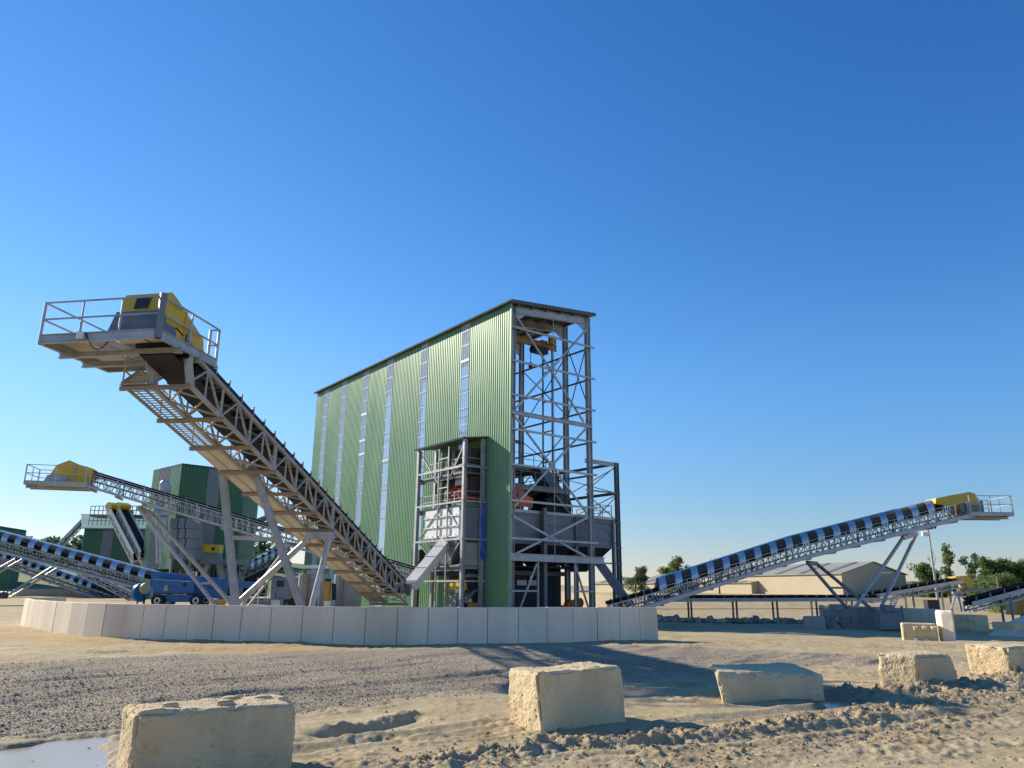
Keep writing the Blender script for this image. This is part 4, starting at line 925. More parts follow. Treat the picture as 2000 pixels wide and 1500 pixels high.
# blue sheet
m = MB(); pts = []
for k in range(14):
    z = 8.3 - k * .34
    pts.append([B(-.62 + .05 * math.sin(k), TV0 - .12 - .05 * math.sin(k * 1.7), z), B(-.25, TV0 - .25 + .04 * math.cos(k * 2.1), z), B(-.14 + .02 * math.sin(k), TV0 - .05, z)])
for a, b in zip(pts[:-1], pts[1:]): m.add(a + b, [(0, 1, 4, 3), (1, 2, 5, 4)])
tag(m.build('plastic_sheet', tarp, None, origin=B(-.4, TV0, 4)), 'long blue plastic sheet hanging down the corner of the side tower', 'sheet')
# clutter at the tower foot
cl = thing('screw_pump', B(-1.6, 4.2, GZ), 'small yellow and grey pump machine between the side tower columns', 'machine')
m = MB(); m.box(B(-1.7, 4.3, 1.9), BU * .25, BW * .8, Z * .25); m.build('guard', yellow, cl)
m = MB(); m.box(B(-1.7, 4.5, .3), BU * .3, BW * .5, Z * 1.0); m.bar(B(-1.7, 4.0, 1.6), B(-1.7, 4.0, GZ), .2); m.build('frame', galvd, cl)
m = MB(); m.tube(B(-1.2, 3.4, .4), B(-.6, 3.4, .4), .35, 14); m.build('motor', crane_y, cl)
m = MB(); m.tube(B(-1.6, 3.3, .9), B(-.8, 3.3, 1.6), .12, 8); m.tube(B(-.8, 3.3, 1.6), B(-.3, 3.4, 1.6), .12, 8); m.box(B(-1.0, 3.5, 2.7), BU * .5, BW * .3, Z * .12); m.build('pipework', galvd, cl)
cl2 = thing('vibrating_feeder', B(-1, 5, 2), 'dark grey feeder machinery under the white panelled bin of the side tower', 'machine')
m = MB(); m.box(B(-.9, 5.6, 2.9), BU * .75, BW * 2.0, Z * .18); m.box(B(-.5, 4.0, 1.6), BU * .4, BW * .5, Z * .9); m.box(B(-.6, 5.6, .4), BU * .35, BW * .8, Z * 1.0); m.bar(B(-.4, 3.2, 2.6), B(-.4, 7.5, 2.6), .2, .5); m.build('frame', dark, cl2)
for k in range(5): m = MB(); m.tube(B(-1.3, 3.4 + k * .25, .2 + k * .5), B(-.4, 3.4 + k * .25, .3 + k * .5), .09, 8); m.build('pipe', galv, cl2)
# black cabinet by the tower
m = MB(); m.box(B(-1.2, 11.2, 3.6), BU * .3, BW * .6, Z * 1.3); m.bar(B(-1.55, 10.6, 3.9), B(-1.55, 11.8, 3.9), .06); m.bar(B(-1.2, 11.2, 2.4), B(-1.2, 11.2, GZ), .2)
tag(m.build('switch_cabinet', dark, None, origin=B(-1.2, 11.2, GZ)), 'tall black cabinet on a post left of the side tower', 'cabinet')

# frame on the right of the open end
rt = thing('side_bay', B(11, 2, GZ), 'lower open steel frame standing on the right of the tall green building', 'frame')
RU = 12.55; ztop = 12.6
for v in (1.0, 9.0):
    m = MB(); m.ibar(B(RU, v, GZ), B(RU, v, ztop), .3, .36, up=BU, t=.03); m.build('column', galvd, rt)
for v in (1.0, 9.0): m = MB(); m.ibar(B(8.8, v, ztop - .2 + .0), B(RU + .2, v, ztop - .2), .2, .34); m.build('rafter', galv, rt)
for z in (12.5, 9.9, 7.5): m = MB(); m.ibar(B(RU, 1.0, z), B(RU, 9, z), .16, .24); m.build('tie_beam', galvd, rt)
for z in (9.9, 7.3, 5.2, 3.9): m = MB(); m.bar(B(8.8, .95, z), B(RU + .3, .95, z), .08, .12); m.build('girt', galvd, rt)
for a, b in (((9.0, 9.9), (RU, 12.3)), ((8.9, 9.6), (RU, 7.5)), ((RU, 9.7), (10, 7.6)), ((10.5, 7.3), (RU, 5.3))): m = MB(); m.bar(B(a[0], 1.05, a[1]), B(b[0], 1.05, b[1]), .06); m.build('brace', galvd, rt)
for a, b in (((1, 12.2), (9, 9.9)), ((9, 12.2), (1, 9.9)), ((1, 9.8), (9, 7.6))): m = MB(); m.bar(B(RU, a[0], a[1]), B(RU, b[0], b[1]), .06); m.build('brace', galvd, rt)
m = MB(); m.bar(B(9.4, .9, 3.9), B(9.4, .9, 12.4), .06); m.build('tie_rod', galvd, rt)
railing([B(9.2, 1.1, 7.7), B(11.9, 1.1, 7.7), B(11.9, 5.5, 7.7)], 1.2, rt)
c2 = thing('loading_chute', B(10, 0, 2), 'blue grey square chute slanting down to the foot of the hooded conveyor', 'chute')
p, q = B(9.6, .6, 4.1), B(11.3, -1.4, .5); m = MB(); m.bar(p, q, .8, .7); m.build('duct', filterm, c2)
for t in (.05, .5, .97): c = p.lerp(q, t); d = (q - p).normalized(); m = MB(); m.bar(c - d * .03, c + d * .03, .9, .8); m.build('flange', filterm, c2)
b3 = thing('orange_pump', B(7.6, 1.2, GZ), 'small bright orange machine at the foot of the right column', 'machine')
m = MB(); m.tube(B(7.0, .9, .5), B(7.0, 1.4, .5), .45, 14); m.build('casing', orange, b3)
m = MB(); m.tube(B(7.9, .9, .7), B(7.9, 1.4, .7), .4, 14); m.build('casing', orange, b3)
m = MB(); m.box(B(7.4, 1.1, -.2), BU * .8, BW * .3, Z * .3); m.build('base', dark, b3)

# ------------------------------------------------------------------ right side: enclosure, sheds, conveyors, pole
def panel_run(name, a, b, h, label, m_=conc, th=.2, n=6, z0=None):
    a, b = Vector(a), Vector(b); t = thing(name, a, label, 'wall'); d = (b - a).normalized(); s_ = Vector((-d.y, d.x, 0)).normalized(); L = (b - a).length
    for k in range(n):
        p, q = a + d * (L * k / n + .012), a + d * (L * (k + 1) / n - .012); o = s_ * random.uniform(-.012, .012)
        m = MB(); m.loft([p + o - Z * .3, p + o + s_ * th - Z * .3, p + o + s_ * th + Z * h, p + o + Z * h], [q + o - Z * .3, q + o + s_ * th - Z * .3, q + o + s_ * th + Z * h, q + o + Z * h]); m.build('wall_panel', m_, t)
    return t
ew0 = A(1840, 1190, 52); ew1 = A(1598, 1178, 66.0); hz = ew0.z - GZ
panel_run('enclosure_wall', (ew1.x, ew1.y, GZ), (ew0.x, ew0.y, GZ), hz, 'straight concrete panel wall behind the wheels of the hooded conveyor', n=14)
c0 = A(1837, 1244, 39.2)
rough_block('end_wall', [(c0.x, 39.0, -.9), (c0.x + .42, 38.6, -.9), (c0.x + .95, 39.6, -.9), (c0.x + .3, 40.0, -.9), (c0.x + .02, 39.0, .86), (c0.x + .44, 38.6, .86), (c0.x + .93, 39.6, .86), (c0.x + .3, 40.0, .86)], 'upright pale concrete slab at the near end of the enclosure wall', 61, .03, 16, None, conc, .3, 'slab')
def knob_block(p0, p1, z0, z1, depth, label, knobs=(3, 2), seed=5, t0=.3):
    p0, p1 = Vector(p0), Vector(p1); d = (p1 - p0); L = d.length; d.normalize(); n_ = Vector((d.y, -d.x, 0)); bk = -n_ * depth
    o = rough_block('interlocking_block', quad(p0[:2], p1[:2], (p1 + bk)[:2], (p0 + bk)[:2], z0, z1), label, seed, .05, 24, None, blockm, .6, 'concrete block', 'interlocking concrete blocks with knobs')
    for i in range(knobs[0]):
        for j in range(knobs[1]):
            c = p0 + d * L * (t0 + (1 - t0) * (i + .5) / knobs[0]) + Z * (z0 + (z1 - z0) * (j + .55) / knobs[1]); h = Z * .16; s_ = d * .16
            m = MB(); m.loft([c - s_ - h - n_ * .02, c + s_ - h - n_ * .02, c + s_ + h - n_ * .02, c - s_ + h - n_ * .02], [c - s_ * .35 - h * .35 + n_ * .13, c + s_ * .35 - h * .35 + n_ * .13, c + s_ * .35 + h * .35 + n_ * .13, c - s_ * .35 + h * .35 + n_ * .13]); m.build('knob', blockm, o)
    return o
a_, b_ = A(1764, 1243, 39.6), A(1834, 1246, 39.0)
knob_block((a_.x, a_.y, 0), (b_.x, b_.y, 0), -.85, .22, .9, 'interlocking tan block with knobs against the pale end slab of the enclosure', seed=5, t0=.25)
a_, b_ = A(1862, 1216, 52), A(1903, 1218, 50)
knob_block((a_.x, a_.y, 0), (b_.x, b_.y, 0), -.7, .35, 1.0, 'interlocking tan block below the yellow headed conveyor at the far right', seed=6)
a_, b_ = A(1936, 1217, 48), A(1978, 1220, 46)
knob_block((a_.x, a_.y, 0), (b_.x, b_.y, 0), -.8, .05, .9, 'interlocking knobbed block beside the white sand heap at the right edge', seed=8)
rough_block('concrete_block', quad(*[tuple(A(px, 1205, Y)[:2]) for px, Y in ((1568, 53.5), (1611, 52.5), (1609, 54), (1570, 55))], -.8, .1), 'squat grey shaded block at the left end of the enclosure', 71, .05, 16, None, concg, .5)
c = A(1690, 1200, 55.6); q = MB()
q.loft([c + V(-.95, -.7, -c.z - .8), c + V(.95, -.7, -c.z - .8), c + V(.95, .9, -c.z - .8), c + V(-.95, .9, -c.z - .8)], [c + V(-.6, -.5, -c.z + .7), c + V(.6, -.5, -c.z + .7), c + V(.6, .7, -c.z + .7), c + V(-.6, .7, -c.z + .7)])
tag(q.build('pivot_plinth', concg, None, origin=(c.x, c.y, -.7)), 'tapered grey plinth between the two wheel sets of the hooded conveyor', 'plinth')
# white step ladder thing near pole
def shed(name, corner, d, L, wdt, eave, ridge, label, panels=0):
    corner = Vector(corner); d = Vector((*d, 0)).normalized(); n_ = Vector((-d.y, d.x, 0))
    if n_.x < 0: n_ = -n_
    t = thing(name, corner, label, 'shed', 'beige sheds'); p = lambda a, b, z: corner + d * a + n_ * b + Z * z
    m = MB(); m.loft([p(0, 0, -1.5), p(0, wdt, -1.5), p(0, wdt, eave), p(0, wdt / 2, ridge), p(0, 0, eave)], [p(L, 0, -1.5), p(L, wdt, -1.5), p(L, wdt, eave), p(L, wdt / 2, ridge), p(L, 0, eave)]); m.build('wall', beige, t)
    for s_ in (0, 1):
        b0 = -.3 if s_ == 0 else wdt + .3; m = MB(); sl = (ridge - eave) / (wdt / 2); z0 = eave - .3 * sl
        m.loft([p(-.3, b0, z0 + .03), p(-.3, wdt / 2, ridge + .03), p(-.3, wdt / 2, ridge + .15), p(-.3, b0, z0 + .15)], [p(L + .3, b0, z0 + .03), p(L + .3, wdt / 2, ridge + .03), p(L + .3, wdt / 2, ridge + .15), p(L + .3, b0, z0 + .15)]); rf = m.build('roof', beiger, t)
    k = 3
    while k < L - 2:
        m = MB(); sl = (ridge - eave) / (wdt / 2); m.loft([p(k, -.1, eave + .17), p(k + 1.1, -.1, eave + .17), p(k + 1.1, wdt / 2 - .3, ridge + .13), p(k, wdt / 2 - .3, ridge + .13)], [p(k, -.1, eave + .2), p(k + 1.1, -.1, eave + .2), p(k + 1.1, wdt / 2 - .3, ridge + .165), p(k, wdt / 2 - .3, ridge + .165)]); m.build('roof_light', filterm, t); k += 6.4
    return t
sd_ = (-.346, .938)
zs = 1.15
shed('metal_shed', (55.2, 130, zs), sd_, 62, 14, 3.6, 5.6, 'largest beige shed with grey roof beyond the right hooded conveyor')
shed('metal_shed', (46.2, 150, zs), sd_, 20, 9, 2.2, 3.0, 'lower beige lean shed left of the largest shed')
shed('metal_shed', (27.6, 150, zs), sd_, 26, 10, 2.0, 3.2, 'distant beige shed just right of the tall building frame')
# long horizontal conveyor on posts
def flat_conveyor(label, pts, w, th, leg_d, hood=None, lat=False, rub=1):
    pts = [Vector(p) for p in pts]; d = pts[-1] - pts[0]; f = Vector((-d.y, d.x, 0)).normalized()
    if f.y < 0: f = -f
    P = Path(pts, f); c = thing('belt_conveyor', (pts[0].x, pts[0].y, zat(pts[0].x, pts[0].y)), label, 'conveyor', 'belt conveyors of the plant')
    for n in (0, w):
        m = MB(); N = run_nodes(P, max(6, int(P.L / 2.2)))
        for a, b in zip(N[:-1], N[1:]):
            m.bar(P.at(a, n, th - .06), P.at(b, n, th - .06), .1, .3)
            if lat: m.bar(P.at(a, n, 0), P.at(b, n, 0), .08); m.bar(P.at(a, n, 0), P.at(a, n, th), .06); m.bar(P.at(a, n, 0), P.at(b, n, th), .05)
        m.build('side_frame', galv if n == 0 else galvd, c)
    belts(c, P, w, th, 0, P.L, .2, .75); idlers(c, P, w, th, .3, P.L - .2, .85, .2, .08)
    for t in leg_d:
        for n in (0, w):
            p = P.at(t, n, th - .05); m = MB(); m.bar(p, Vector((p.x, p.y, zat(p.x, p.y) - .1)), .12); m.build('leg', galvd, c)
        m = MB(); m.bar(P.at(t, 0, th * .4), P.at(t, w, th * .4), .08); m.build('crossbar', galvd, c)
    return c, P
a_, b_ = A(1268, 1171, 66), A(1720, 1170, 66)
hcv, HP = flat_conveyor('long level conveyor on short posts running in front of the beige sheds', [a_ - Z * .2, b_ - Z * .2], 1.1, .22, [3.5, 7.3, 10.7, 14, 17])
o_ = MB()
for hh in (.0, .45): o_.bar(HP.at(0, -.8, -.25 + hh * 0 - .3), HP.at(HP.L, -.8, -.55), .04)
o_.build('safety_rail', galv, hcv)
a_, b_ = A(1700, 1178, 67), A(1886, 1146, 68)
yc, YP = flat_conveyor('lattice conveyor rising to a small yellow head in front of the right hand trees', [a_, b_], 1.1, .55, [4, 7.5], lat=True)
e_ = YP.at(YP.L); m = MB(); dd = Vector((1, .05, 0)); m.prism([e_ + V(-.8, -.1, .85), e_ + V(.3, -.1, .95), e_ + V(.6, -.1, .6), e_ + V(.55, -.1, -.2), e_ + V(.1, -.1, -.2), e_ + V(0, -.1, .6), e_ + V(-.8, -.1, .6)], V(0, 1.3, 0)); m.build('drive_cover', yellow, yc)
railing([e_ + V(.9, -.3, -.1), e_ + V(2.6, -.3, -.1)], 1.2, yc, galv, 1.0, 'guard_rail'); m = MB(); m.box(e_ + V(1.3, .4, -.25), V(1.5, 0, 0), V(0, .7, 0), Z * .12); m.build('deck', galvd, yc)
a_, b_ = A(1902, 1194, 50), A(2080, 1148, 50)
flat_conveyor('dark belt conveyor rising out of the picture at the right edge', [a_, b_], 1.0, .5, [2.5, 5], lat=True)
# trestle frame below the yellow headed conveyor
tr_ = thing('trestle_frame', A(1862, 1195, 58), 'white splayed trestle below the conveyor with the yellow head', 'trestle')
for x0, x1, y1 in ((1866, 1858, 1190), (1870, 1878, 1194), (1876, 1893, 1196)): m = MB(); m.bar(A(x0, 1158, 58), A(x1, y1, 57.5), .13); m.build('leg', galv, tr_)
m = MB(); m.bar(A(1860, 1158, 58), A(1882, 1158, 58), .2); m.build('bearer', galv, tr_)
# white ladder
lt = thing('step_ladder', A(1745, 1183, 60), 'small white step ladder standing behind the enclosure wall', 'ladder')
for a, b in (((1739, 1183), (1741, 1168)), ((1748, 1184), (1753, 1169))): m = MB(); m.bar(A(*a, 60), A(*b, 60), .09); m.build('stile', white, lt)
for k in range(4): m = MB(); t = k / 3.4 + .05; m.bar(A(1739 + 2 * t, 1183 - 15 * t, 60), A(1748 + 5 * t, 1184 - 15 * t, 60), .1); m.build('rung', white, lt)
# heap of white sand, orange loader part
def heap(name, c, r, h, m_, label, cat, kind=None, seed=1):
    n = 40; xs = np.linspace(-1, 1, n); X, Y = np.meshgrid(xs, xs); rr = np.hypot(X, Y); zz = h * np.clip(1 - rr, 0, 1) ** .9 * (.85 + .3 * fbm(X * 3 + seed, Y * 3, 3, seed)) - .1
    v = np.stack([X * r, Y * r * .8, zz], -1).reshape(-1, 3); i = np.arange(n - 1)[:, None] * n + np.arange(n - 1)[None]; f = np.stack([i, i + 1, i + n + 1, i + n], -1).reshape(-1, 4)
    me = np_mesh(name, v, f, m_, True); o = bpy.data.objects.new(name, me); COL.objects.link(o); o.location = c; return tag(o, label, cat, None, kind)
c = A(1990, 1222, 47); heap('sand_heap', (c.x + .6, c.y, -.8), 2.6, 1.5, sand, 'white sand heap at the right edge beside a knobbed block', 'sand heap')
ol = thing('loader_bucket', A(2000, 1196, 52), 'orange machine end showing at the right picture edge above the sand heap', 'machine')
m = MB(); c = A(2006, 1186, 52); m.prism([c + V(-.75, 0, -.5), c + V(.9, 0, -.5), c + V(.9, 0, .55), c + V(-.1, 0, .6), c + V(-.6, 0, .25)], V(0, 1.2, 0)); m.build('body', crane_y, ol)
m = MB(); m.tube(c + V(0, -.05, -.6), c + V(0, .3, -.6), .35, 12); m.build('wheel', rubber, ol)
# floodlight pole
pt, pb = A(1811, 1034, 75), A(1833, 1182, 75)
zp = zat(pb.x, 75)
pl_ = thing('light_pole', (pb.x, 75, zp), 'slim pale pole with two floodlights on top behind the enclosure', 'light pole')
m = MB(); m.tube((pb.x, 75, zp - .2), (pb.x, 75, pt.z), .14, 12, .08); m.build('pole', galv, pl_)
m = MB(); m.box((pb.x - .1, 75, pt.z + .05), (.55, 0, 0), (0, .05, 0), (0, 0, .05)); m.build('bracket', galv, pl_)
m = MB(); m.box((pb.x + .35, 74.8, pt.z + .25), (.28, 0, 0), (0, .16, .05), (0, -.04, .15)); m.build('floodlight', dark, pl_)
m = MB(); m.box((pb.x - .5, 74.8, pt.z - .45), (.28, 0, 0), (0, .16, .05), (0, -.04, .2)); m.bar((pb.x - .1, 75, pt.z), (pb.x - .5, 74.95, pt.z - .4), .06); m.build('floodlight', white, pl_)
m = MB(); m.box((pb.x - .55, 75.2, zp + .75), (.55, 0, 0), (0, .4, 0), (0, 0, .8)); m.build('equipment_box', dark, pl_)
# rubble along the embankment foot
n = 700; x = rng.uniform(12, 30, n); y = 66 + rng.normal(size=n) * 1.3 + (x - 12) * -.2
tag(scatter('rubble', x, y, rng.lognormal(math.log(.13), .5, n).clip(.04, .4), stonem), 'broken grey rubble strewn below the level conveyor', 'rubble')

# ------------------------------------------------------------------ background buildings on the left
def clad_block(name, pts, zb, tops, label, mats, pitch=.4, roof=None, strips=()):
    """pts: plan polygon in order; tops: height per vertex; mats per face"""
    pts = [Vector((*p, 0)) for p in pts]; c = sum(pts, Vector()) / len(pts); t = thing(name, (c.x, c.y, zb), label, 'building', 'green clad background buildings'); n = len(pts)
    for k in range(n):
        a, b = pts[k], pts[(k + 1) % n]; L = (b - a).length; d = (b - a).normalized(); o = Vector((d.y, -d.x, 0))
        if o.dot((a + b) / 2 - c) < 0: o = -o
        ta, tb = tops[k], tops[(k + 1) % n]; N = max(1, round(L / pitch)); prof = []
        for j in range(N): s_ = L * j / N; p = L / N; prof += [(s_, 0), (s_ + p * .5, 0), (s_ + p * .6, .05), (s_ + p * .9, .05)]
        prof.append((L, 0)); cuts = [q for q in strips if q[0] == k]
        def seg(s0, s1, m_, nm):
            pr = [(min(max(s_, s0), s1), o_) for s_, o_ in prof if s0 - pitch <= s_ <= s1 + pitch]; kk = len(pr); m = MB()
            m.add([a + d * s_ + o * o_ + Z * zb for s_, o_ in pr] + [a + d * s_ + o * o_ + Z * (ta + (tb - ta) * s_ / L) for s_, o_ in pr], [(i, i + 1, kk + i + 1, kk + i) for i in range(kk - 1)]); m.build(nm, m_, t)
        pos = 0
        for _, c0, c1, m_ in cuts: seg(pos * L, c0 * L, mats[k], 'wall_cladding'); seg(c0 * L, c1 * L, m_, 'skylight_strip'); pos = c1
        seg(pos * L, L, mats[k], 'wall_cladding')
    m = MB(); m.add([p + Z * (h + .02) for p, h in zip(pts, tops)] + [p + Z * (h - .3) for p, h in zip(pts, tops)], [tuple(range(n))] + [(k, (k + 1) % n, n + (k + 1) % n, n + k) for k in range(n)]); m.build('roof', trim, t)
    return t
Yo = 95
q1, q0, q2, q3 = A(299, 926, 100), A(356, 905, Yo), A(481, 960, 97), None
q1.z = q0.z
P0 = (q0.x, Yo); P1 = tuple(A(299, 926, 101)[:2]); P2 = tuple(A(478, 950, 101)[:2])
ho = q0.z
clad_block('octagonal_hall', [P0, P2, (P2[0] - 2, 113), (P1[0] + 6, 114), P1], 3.8, [ho, ho, ho, ho, ho], 'dark green tower hall with grey clear strip behind the middle conveyor', [greend, greend, greend, greend, greenl], strips=[(0, .40, .60, filterm), (4, .25, .6, filterm)])  # left face takes the paler green, sunlight put into its colour
# its concrete / steel base
bs = thing('support_base', (P0[0] + 3, 99, -.5), 'dark steel and concrete base carrying the dark green tower hall', 'base')
for px, Y in ((368, 97), (400, 97), (440, 98), (470, 100), (355, 100)):
    p = A(px, 1130, Y); m = MB(); m.bar((p.x, Y, -.6), (p.x, Y, 4.0), .7); m.build('column', concg, bs)
p, q = A(352, 1098, 98), A(480, 1098, 99); m = MB(); m.box((p + q) / 2 + V(0, 2, 0), V((q.x - p.x) / 2, 0, 0), V(0, 3, 0), Z * .35); m.build('slab', concg, bs)
m = MB()
for k in range(22): pp = p.lerp(q, k / 21); m.bar(pp + V(0, -1, -2.5), pp + V(0, -1, .1 + random.uniform(0, 1.4)), .12)
for hh in (-.6, .9, .1): m.bar(p + V(0, -1, hh), q + V(0, -1, hh), .12)
m.build('gallery_frame', galvd, bs)
m = MB(); pp = A(440, 1120, 98.5); m.box(pp + V(0, 3, -.6), V(4.5, 0, 0), V(0, .3, 0), Z * 2.2); m.build('back_wall', dark, bs)
for px in (408, 428): pp = A(px, 1102, 96.5); m = MB(); m.bar(pp, pp + V(-1.3 if px < 420 else 1.1, 0, -3.6), .6); m.build('raking_strut', concg, bs)
yb_ = thing('hopper_unit', A(416, 1095, 95.2), 'yellow topped grey hopper unit below the dark green tower hall', 'hopper')
pp = A(416, 1072, 95.2); m = MB(); m.box(pp, V(1.0, 0, 0), V(0, .7, 0), Z * .48); m.build('cover', yellow, yb_)
m = MB(); m.tube(pp + V(.3, -.75, -.05), pp + V(.3, -.6, -.05), .22, 12); m.build('opening', dark, yb_)
pp = A(415, 1090, 95.2); m = MB(); m.loft([pp + V(-1.2, -.8, -.7), pp + V(1.1, -.8, -.7), pp + V(1.1, .8, -.7), pp + V(-1.2, .8, -.7)], [pp + V(-.9, -.6, .7), pp + V(.9, -.6, .7), pp + V(.9, .6, .7), pp + V(-.9, .6, .7)]); m.build('hopper_body', filterm, yb_)
# grey filter house, ducts, fan
fl_ = thing('dust_filter', A(350, 1100, 90), 'grey panelled dust filter box with bulging duct in front of the dark green tower hall', 'filter')
for i in range(3):
    for j in range(4):
        a_, b_ = A(333 + 14.3 * i, 1012 + 20 * j, 90), A(333 + 14.3 * (i + 1), 1012 + 20 * (j + 1), 90); m = MB(); m.box((a_ + b_) / 2 + V(0, 1.5, 0), V((b_.x - a_.x) / 2 - .02, 0, 0), V(0, 1.5, 0), Z * ((a_.z - b_.z) / 2 - .02)); m.build('filter_panel', filterm, fl_)
for px in (336, 372): p = A(px, 1092, 91); m = MB(); m.bar(p, (p.x, p.y, -.4), .25); m.build('leg', galvd, fl_)
p, q = A(300, 1003, 89), A(330, 1004, 89.5); m = MB(); m.tube(p, q, .65, 16, .4); m.tube(A(296, 1000, 89), p, .45, 14, .65); m.build('duct', galv, fl_)
m = MB(); m.tube(A(318, 1012, 88.8), A(324, 1050, 88.8), .55, 14, .25); m.tube(A(312, 1008, 88.8), A(314, 1100, 88.8), .18, 10); m.tube(A(306, 1008, 88.8), A(308, 1100, 88.8), .18, 10); m.build('downpipe', galv, fl_)
p, q = A(322, 962, 94), A(322, 943, 94); m = MB(); m.tube(p, q, .75, 16, .62); m.tube(q, q + Z * .25, .62, 16, .4); m.build('cowl', galv, fl_)
# left sloped roof green building
L0, L1, L2 = A(166, 1033, 112), A(280, 1040, 110), A(152, 1024, 119)
zt = L0.z
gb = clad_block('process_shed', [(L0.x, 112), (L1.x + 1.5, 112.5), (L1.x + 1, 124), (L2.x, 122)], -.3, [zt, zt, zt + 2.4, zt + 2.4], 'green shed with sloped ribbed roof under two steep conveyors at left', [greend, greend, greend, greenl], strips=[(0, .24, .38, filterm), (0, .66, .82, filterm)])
m = MB(); m.loft([V(L0.x - .3, 111.7, zt), V(L1.x + 1.7, 112.2, zt), V(L1.x + 1.7, 112.2, zt + .15), V(L0.x - .3, 111.7, zt + .15)], [V(L2.x - .3, 120, zt + 2.75), V(L1.x + 1, 122, zt + 2.7), V(L1.x + 1, 122, zt + 2.85), V(L2.x - .3, 120, zt + 2.9)]); m.build('ribbed_roof', greenl, gb)
# right neighbour green volume with rounded corner tower
q0 = A(283, 1020, 104); q1 = A(300, 1020, 103); zt2 = A(290, 1018, 104).z
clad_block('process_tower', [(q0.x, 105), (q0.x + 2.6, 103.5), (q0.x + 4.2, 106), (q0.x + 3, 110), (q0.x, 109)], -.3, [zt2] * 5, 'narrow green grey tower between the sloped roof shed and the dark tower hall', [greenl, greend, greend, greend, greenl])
# far left long dark green roof
q0, q1 = A(-60, 1018, 170), A(52, 1034, 170)
clad_block('storage_hall', [(q0.x, 170), (q1.x, 170), (q1.x * 1.13, 190), (q0.x * 1.13, 190)], 0, [q0.z, q1.z - .2, q1.z, q0.z], 'low dark green hall at the far left horizon', [greend] * 4)
q0, q1 = A(-60, 1108, 125), A(22, 1108, 125)
clad_block('loading_bay', [(q0.x, 125), (q1.x, 125), (q1.x * 1.06, 132), (q0.x * 1.06, 132)], -.3, [q0.z] * 4, 'dark green low bay behind the lower hooded conveyor at the left edge', [greend] * 4)
# platform with yellow heads on the sloped roof shed and two steep conveyors
def plain_conveyor(label, a, b, w, th, leg=None, hd=None, sm=galv, cover=True, hoodn=0, group='belt conveyors of the plant'):
    a, b = Vector(a), Vector(b); d = b - a; f = Vector((-d.y, d.x, 0)).normalized()
    if f.y < 0: f = -f
    P = Path([a, b], f); c = thing('belt_conveyor', (a.x, a.y, zat(a.x, a.y)), label, 'conveyor', group)
    truss(c, P, w, th, max(6, int(P.L / 1.6)), sm, .12, .07); belts(c, P, w, th, 0, P.L, .2, .5)
    for n in (0, w): m = MB(); m.bar(P.at(0, n, th + .35), P.at(P.L, n, th + .35), .12, .35); m.build('skirt_board', sm, c)
    idlers(c, P, w, th, .5, P.L - .5, 2.2, .2, .08)
    if hoodn: hoods(c, P, w, th, 1, P.L, hoodn, .5, silver, .8)
    if cover:
        e = P.at(P.L, w / 2, th); u = Vector((d.x, d.y, 0)).normalized(); m = MB(); m.prism([e + f * -(w / 2 + .12) + u * x + Z * z for x, z in ((-.9, .3), (-.8, .6), (.1, .95), (.6, .7), (.65, .1), (.2, -.1), (-.5, 0))], f * (w + .24)); m.build('drive_cover', yellow, c)
    return c, P
s1, _ = plain_conveyor('left one of two steep conveyors leaning on the sloped green shed', A(258, 1100, 100), A(210, 1006, 104), 1.3, .8, sm=chute_m)
s2, _ = plain_conveyor('right one of two steep conveyors leaning on the sloped green shed', A(272, 1095, 100), A(228, 1006, 104), 1.3, .8, sm=chute_m)
gal = thing('head_gallery', A(235, 1018, 106), 'railed steel gallery under the yellow heads above the sloped green shed', 'gallery')
p, q = A(183, 1007, 106), A(296, 1007, 106); m = MB(); m.box((p + q) / 2 + V(0, .5, -.1), V((q.x - p.x) / 2, 0, 0), V(0, 1.4, 0), Z * .15); m.build('deck', galvd, gal)
m = MB()
for k in range(15): pp = p.lerp(q, k / 14); m.bar(pp + V(0, -1, -1.4), pp + V(0, -1, 1.2), .09)
for hh in (.6, 1.2, -.8): m.bar(p + V(0, -1, hh), q + V(0, -1, hh), .09)
m.build('guard_rail', galvd, gal)
pp = A(240, 1000, 105); m = MB(); m.prism([pp + V(-.8, 0, -.7), pp + V(.9, 0, -.7), pp + V(.95, 0, .2), pp + V(.4, 0, .5), pp + V(-.5, 0, .35)], V(0, 1.2, 0)); m.build('drive_cover', yellow, gal)
plain_conveyor('pale far conveyor sloping up behind the sloped green shed at left', A(70, 1120, 130), A(160, 1027, 132), 1.4, .9, cover=False)
plain_conveyor('small distant conveyor climbing left from behind the blue lift', A(262, 1178, 92), A(150, 1120, 95), 1.1, .7, cover=False)
# conveyor with white covers seen through the nearest legs
plain_conveyor('white topped lattice conveyor seen between the legs of the nearest conveyor', A(470, 1132, 84), A(566, 1086, 86), 1.2, .75, sm=galvd, cover=False, hoodn=6)
plain_conveyor('dark lattice conveyor crossing behind the nearest legs', A(440, 1060, 92), A(582, 1004, 94), 1.1, .9, sm=galvd, cover=False)
# far bunker walls left
rough = panel_run('bunker_wall', (A(30, 1166, 112).x, 112, -.1), (A(172, 1166, 110).x, 110, -.1), A(100, 1151, 111).z + .1, 'low grey bunker wall far behind the curved wall at left', concg, .3, 9)
rough_block('rubber_wheel_pile', quad(*[tuple(A(px, 1170, Y)[:2]) for px, Y in ((-10, 100), (15, 99), (13, 101), (-8, 102))], -.3, 1.0), 'dark rounded lump under the lower hooded conveyor at the left edge', 77, .4, 14, None, dark, .5, 'heap')

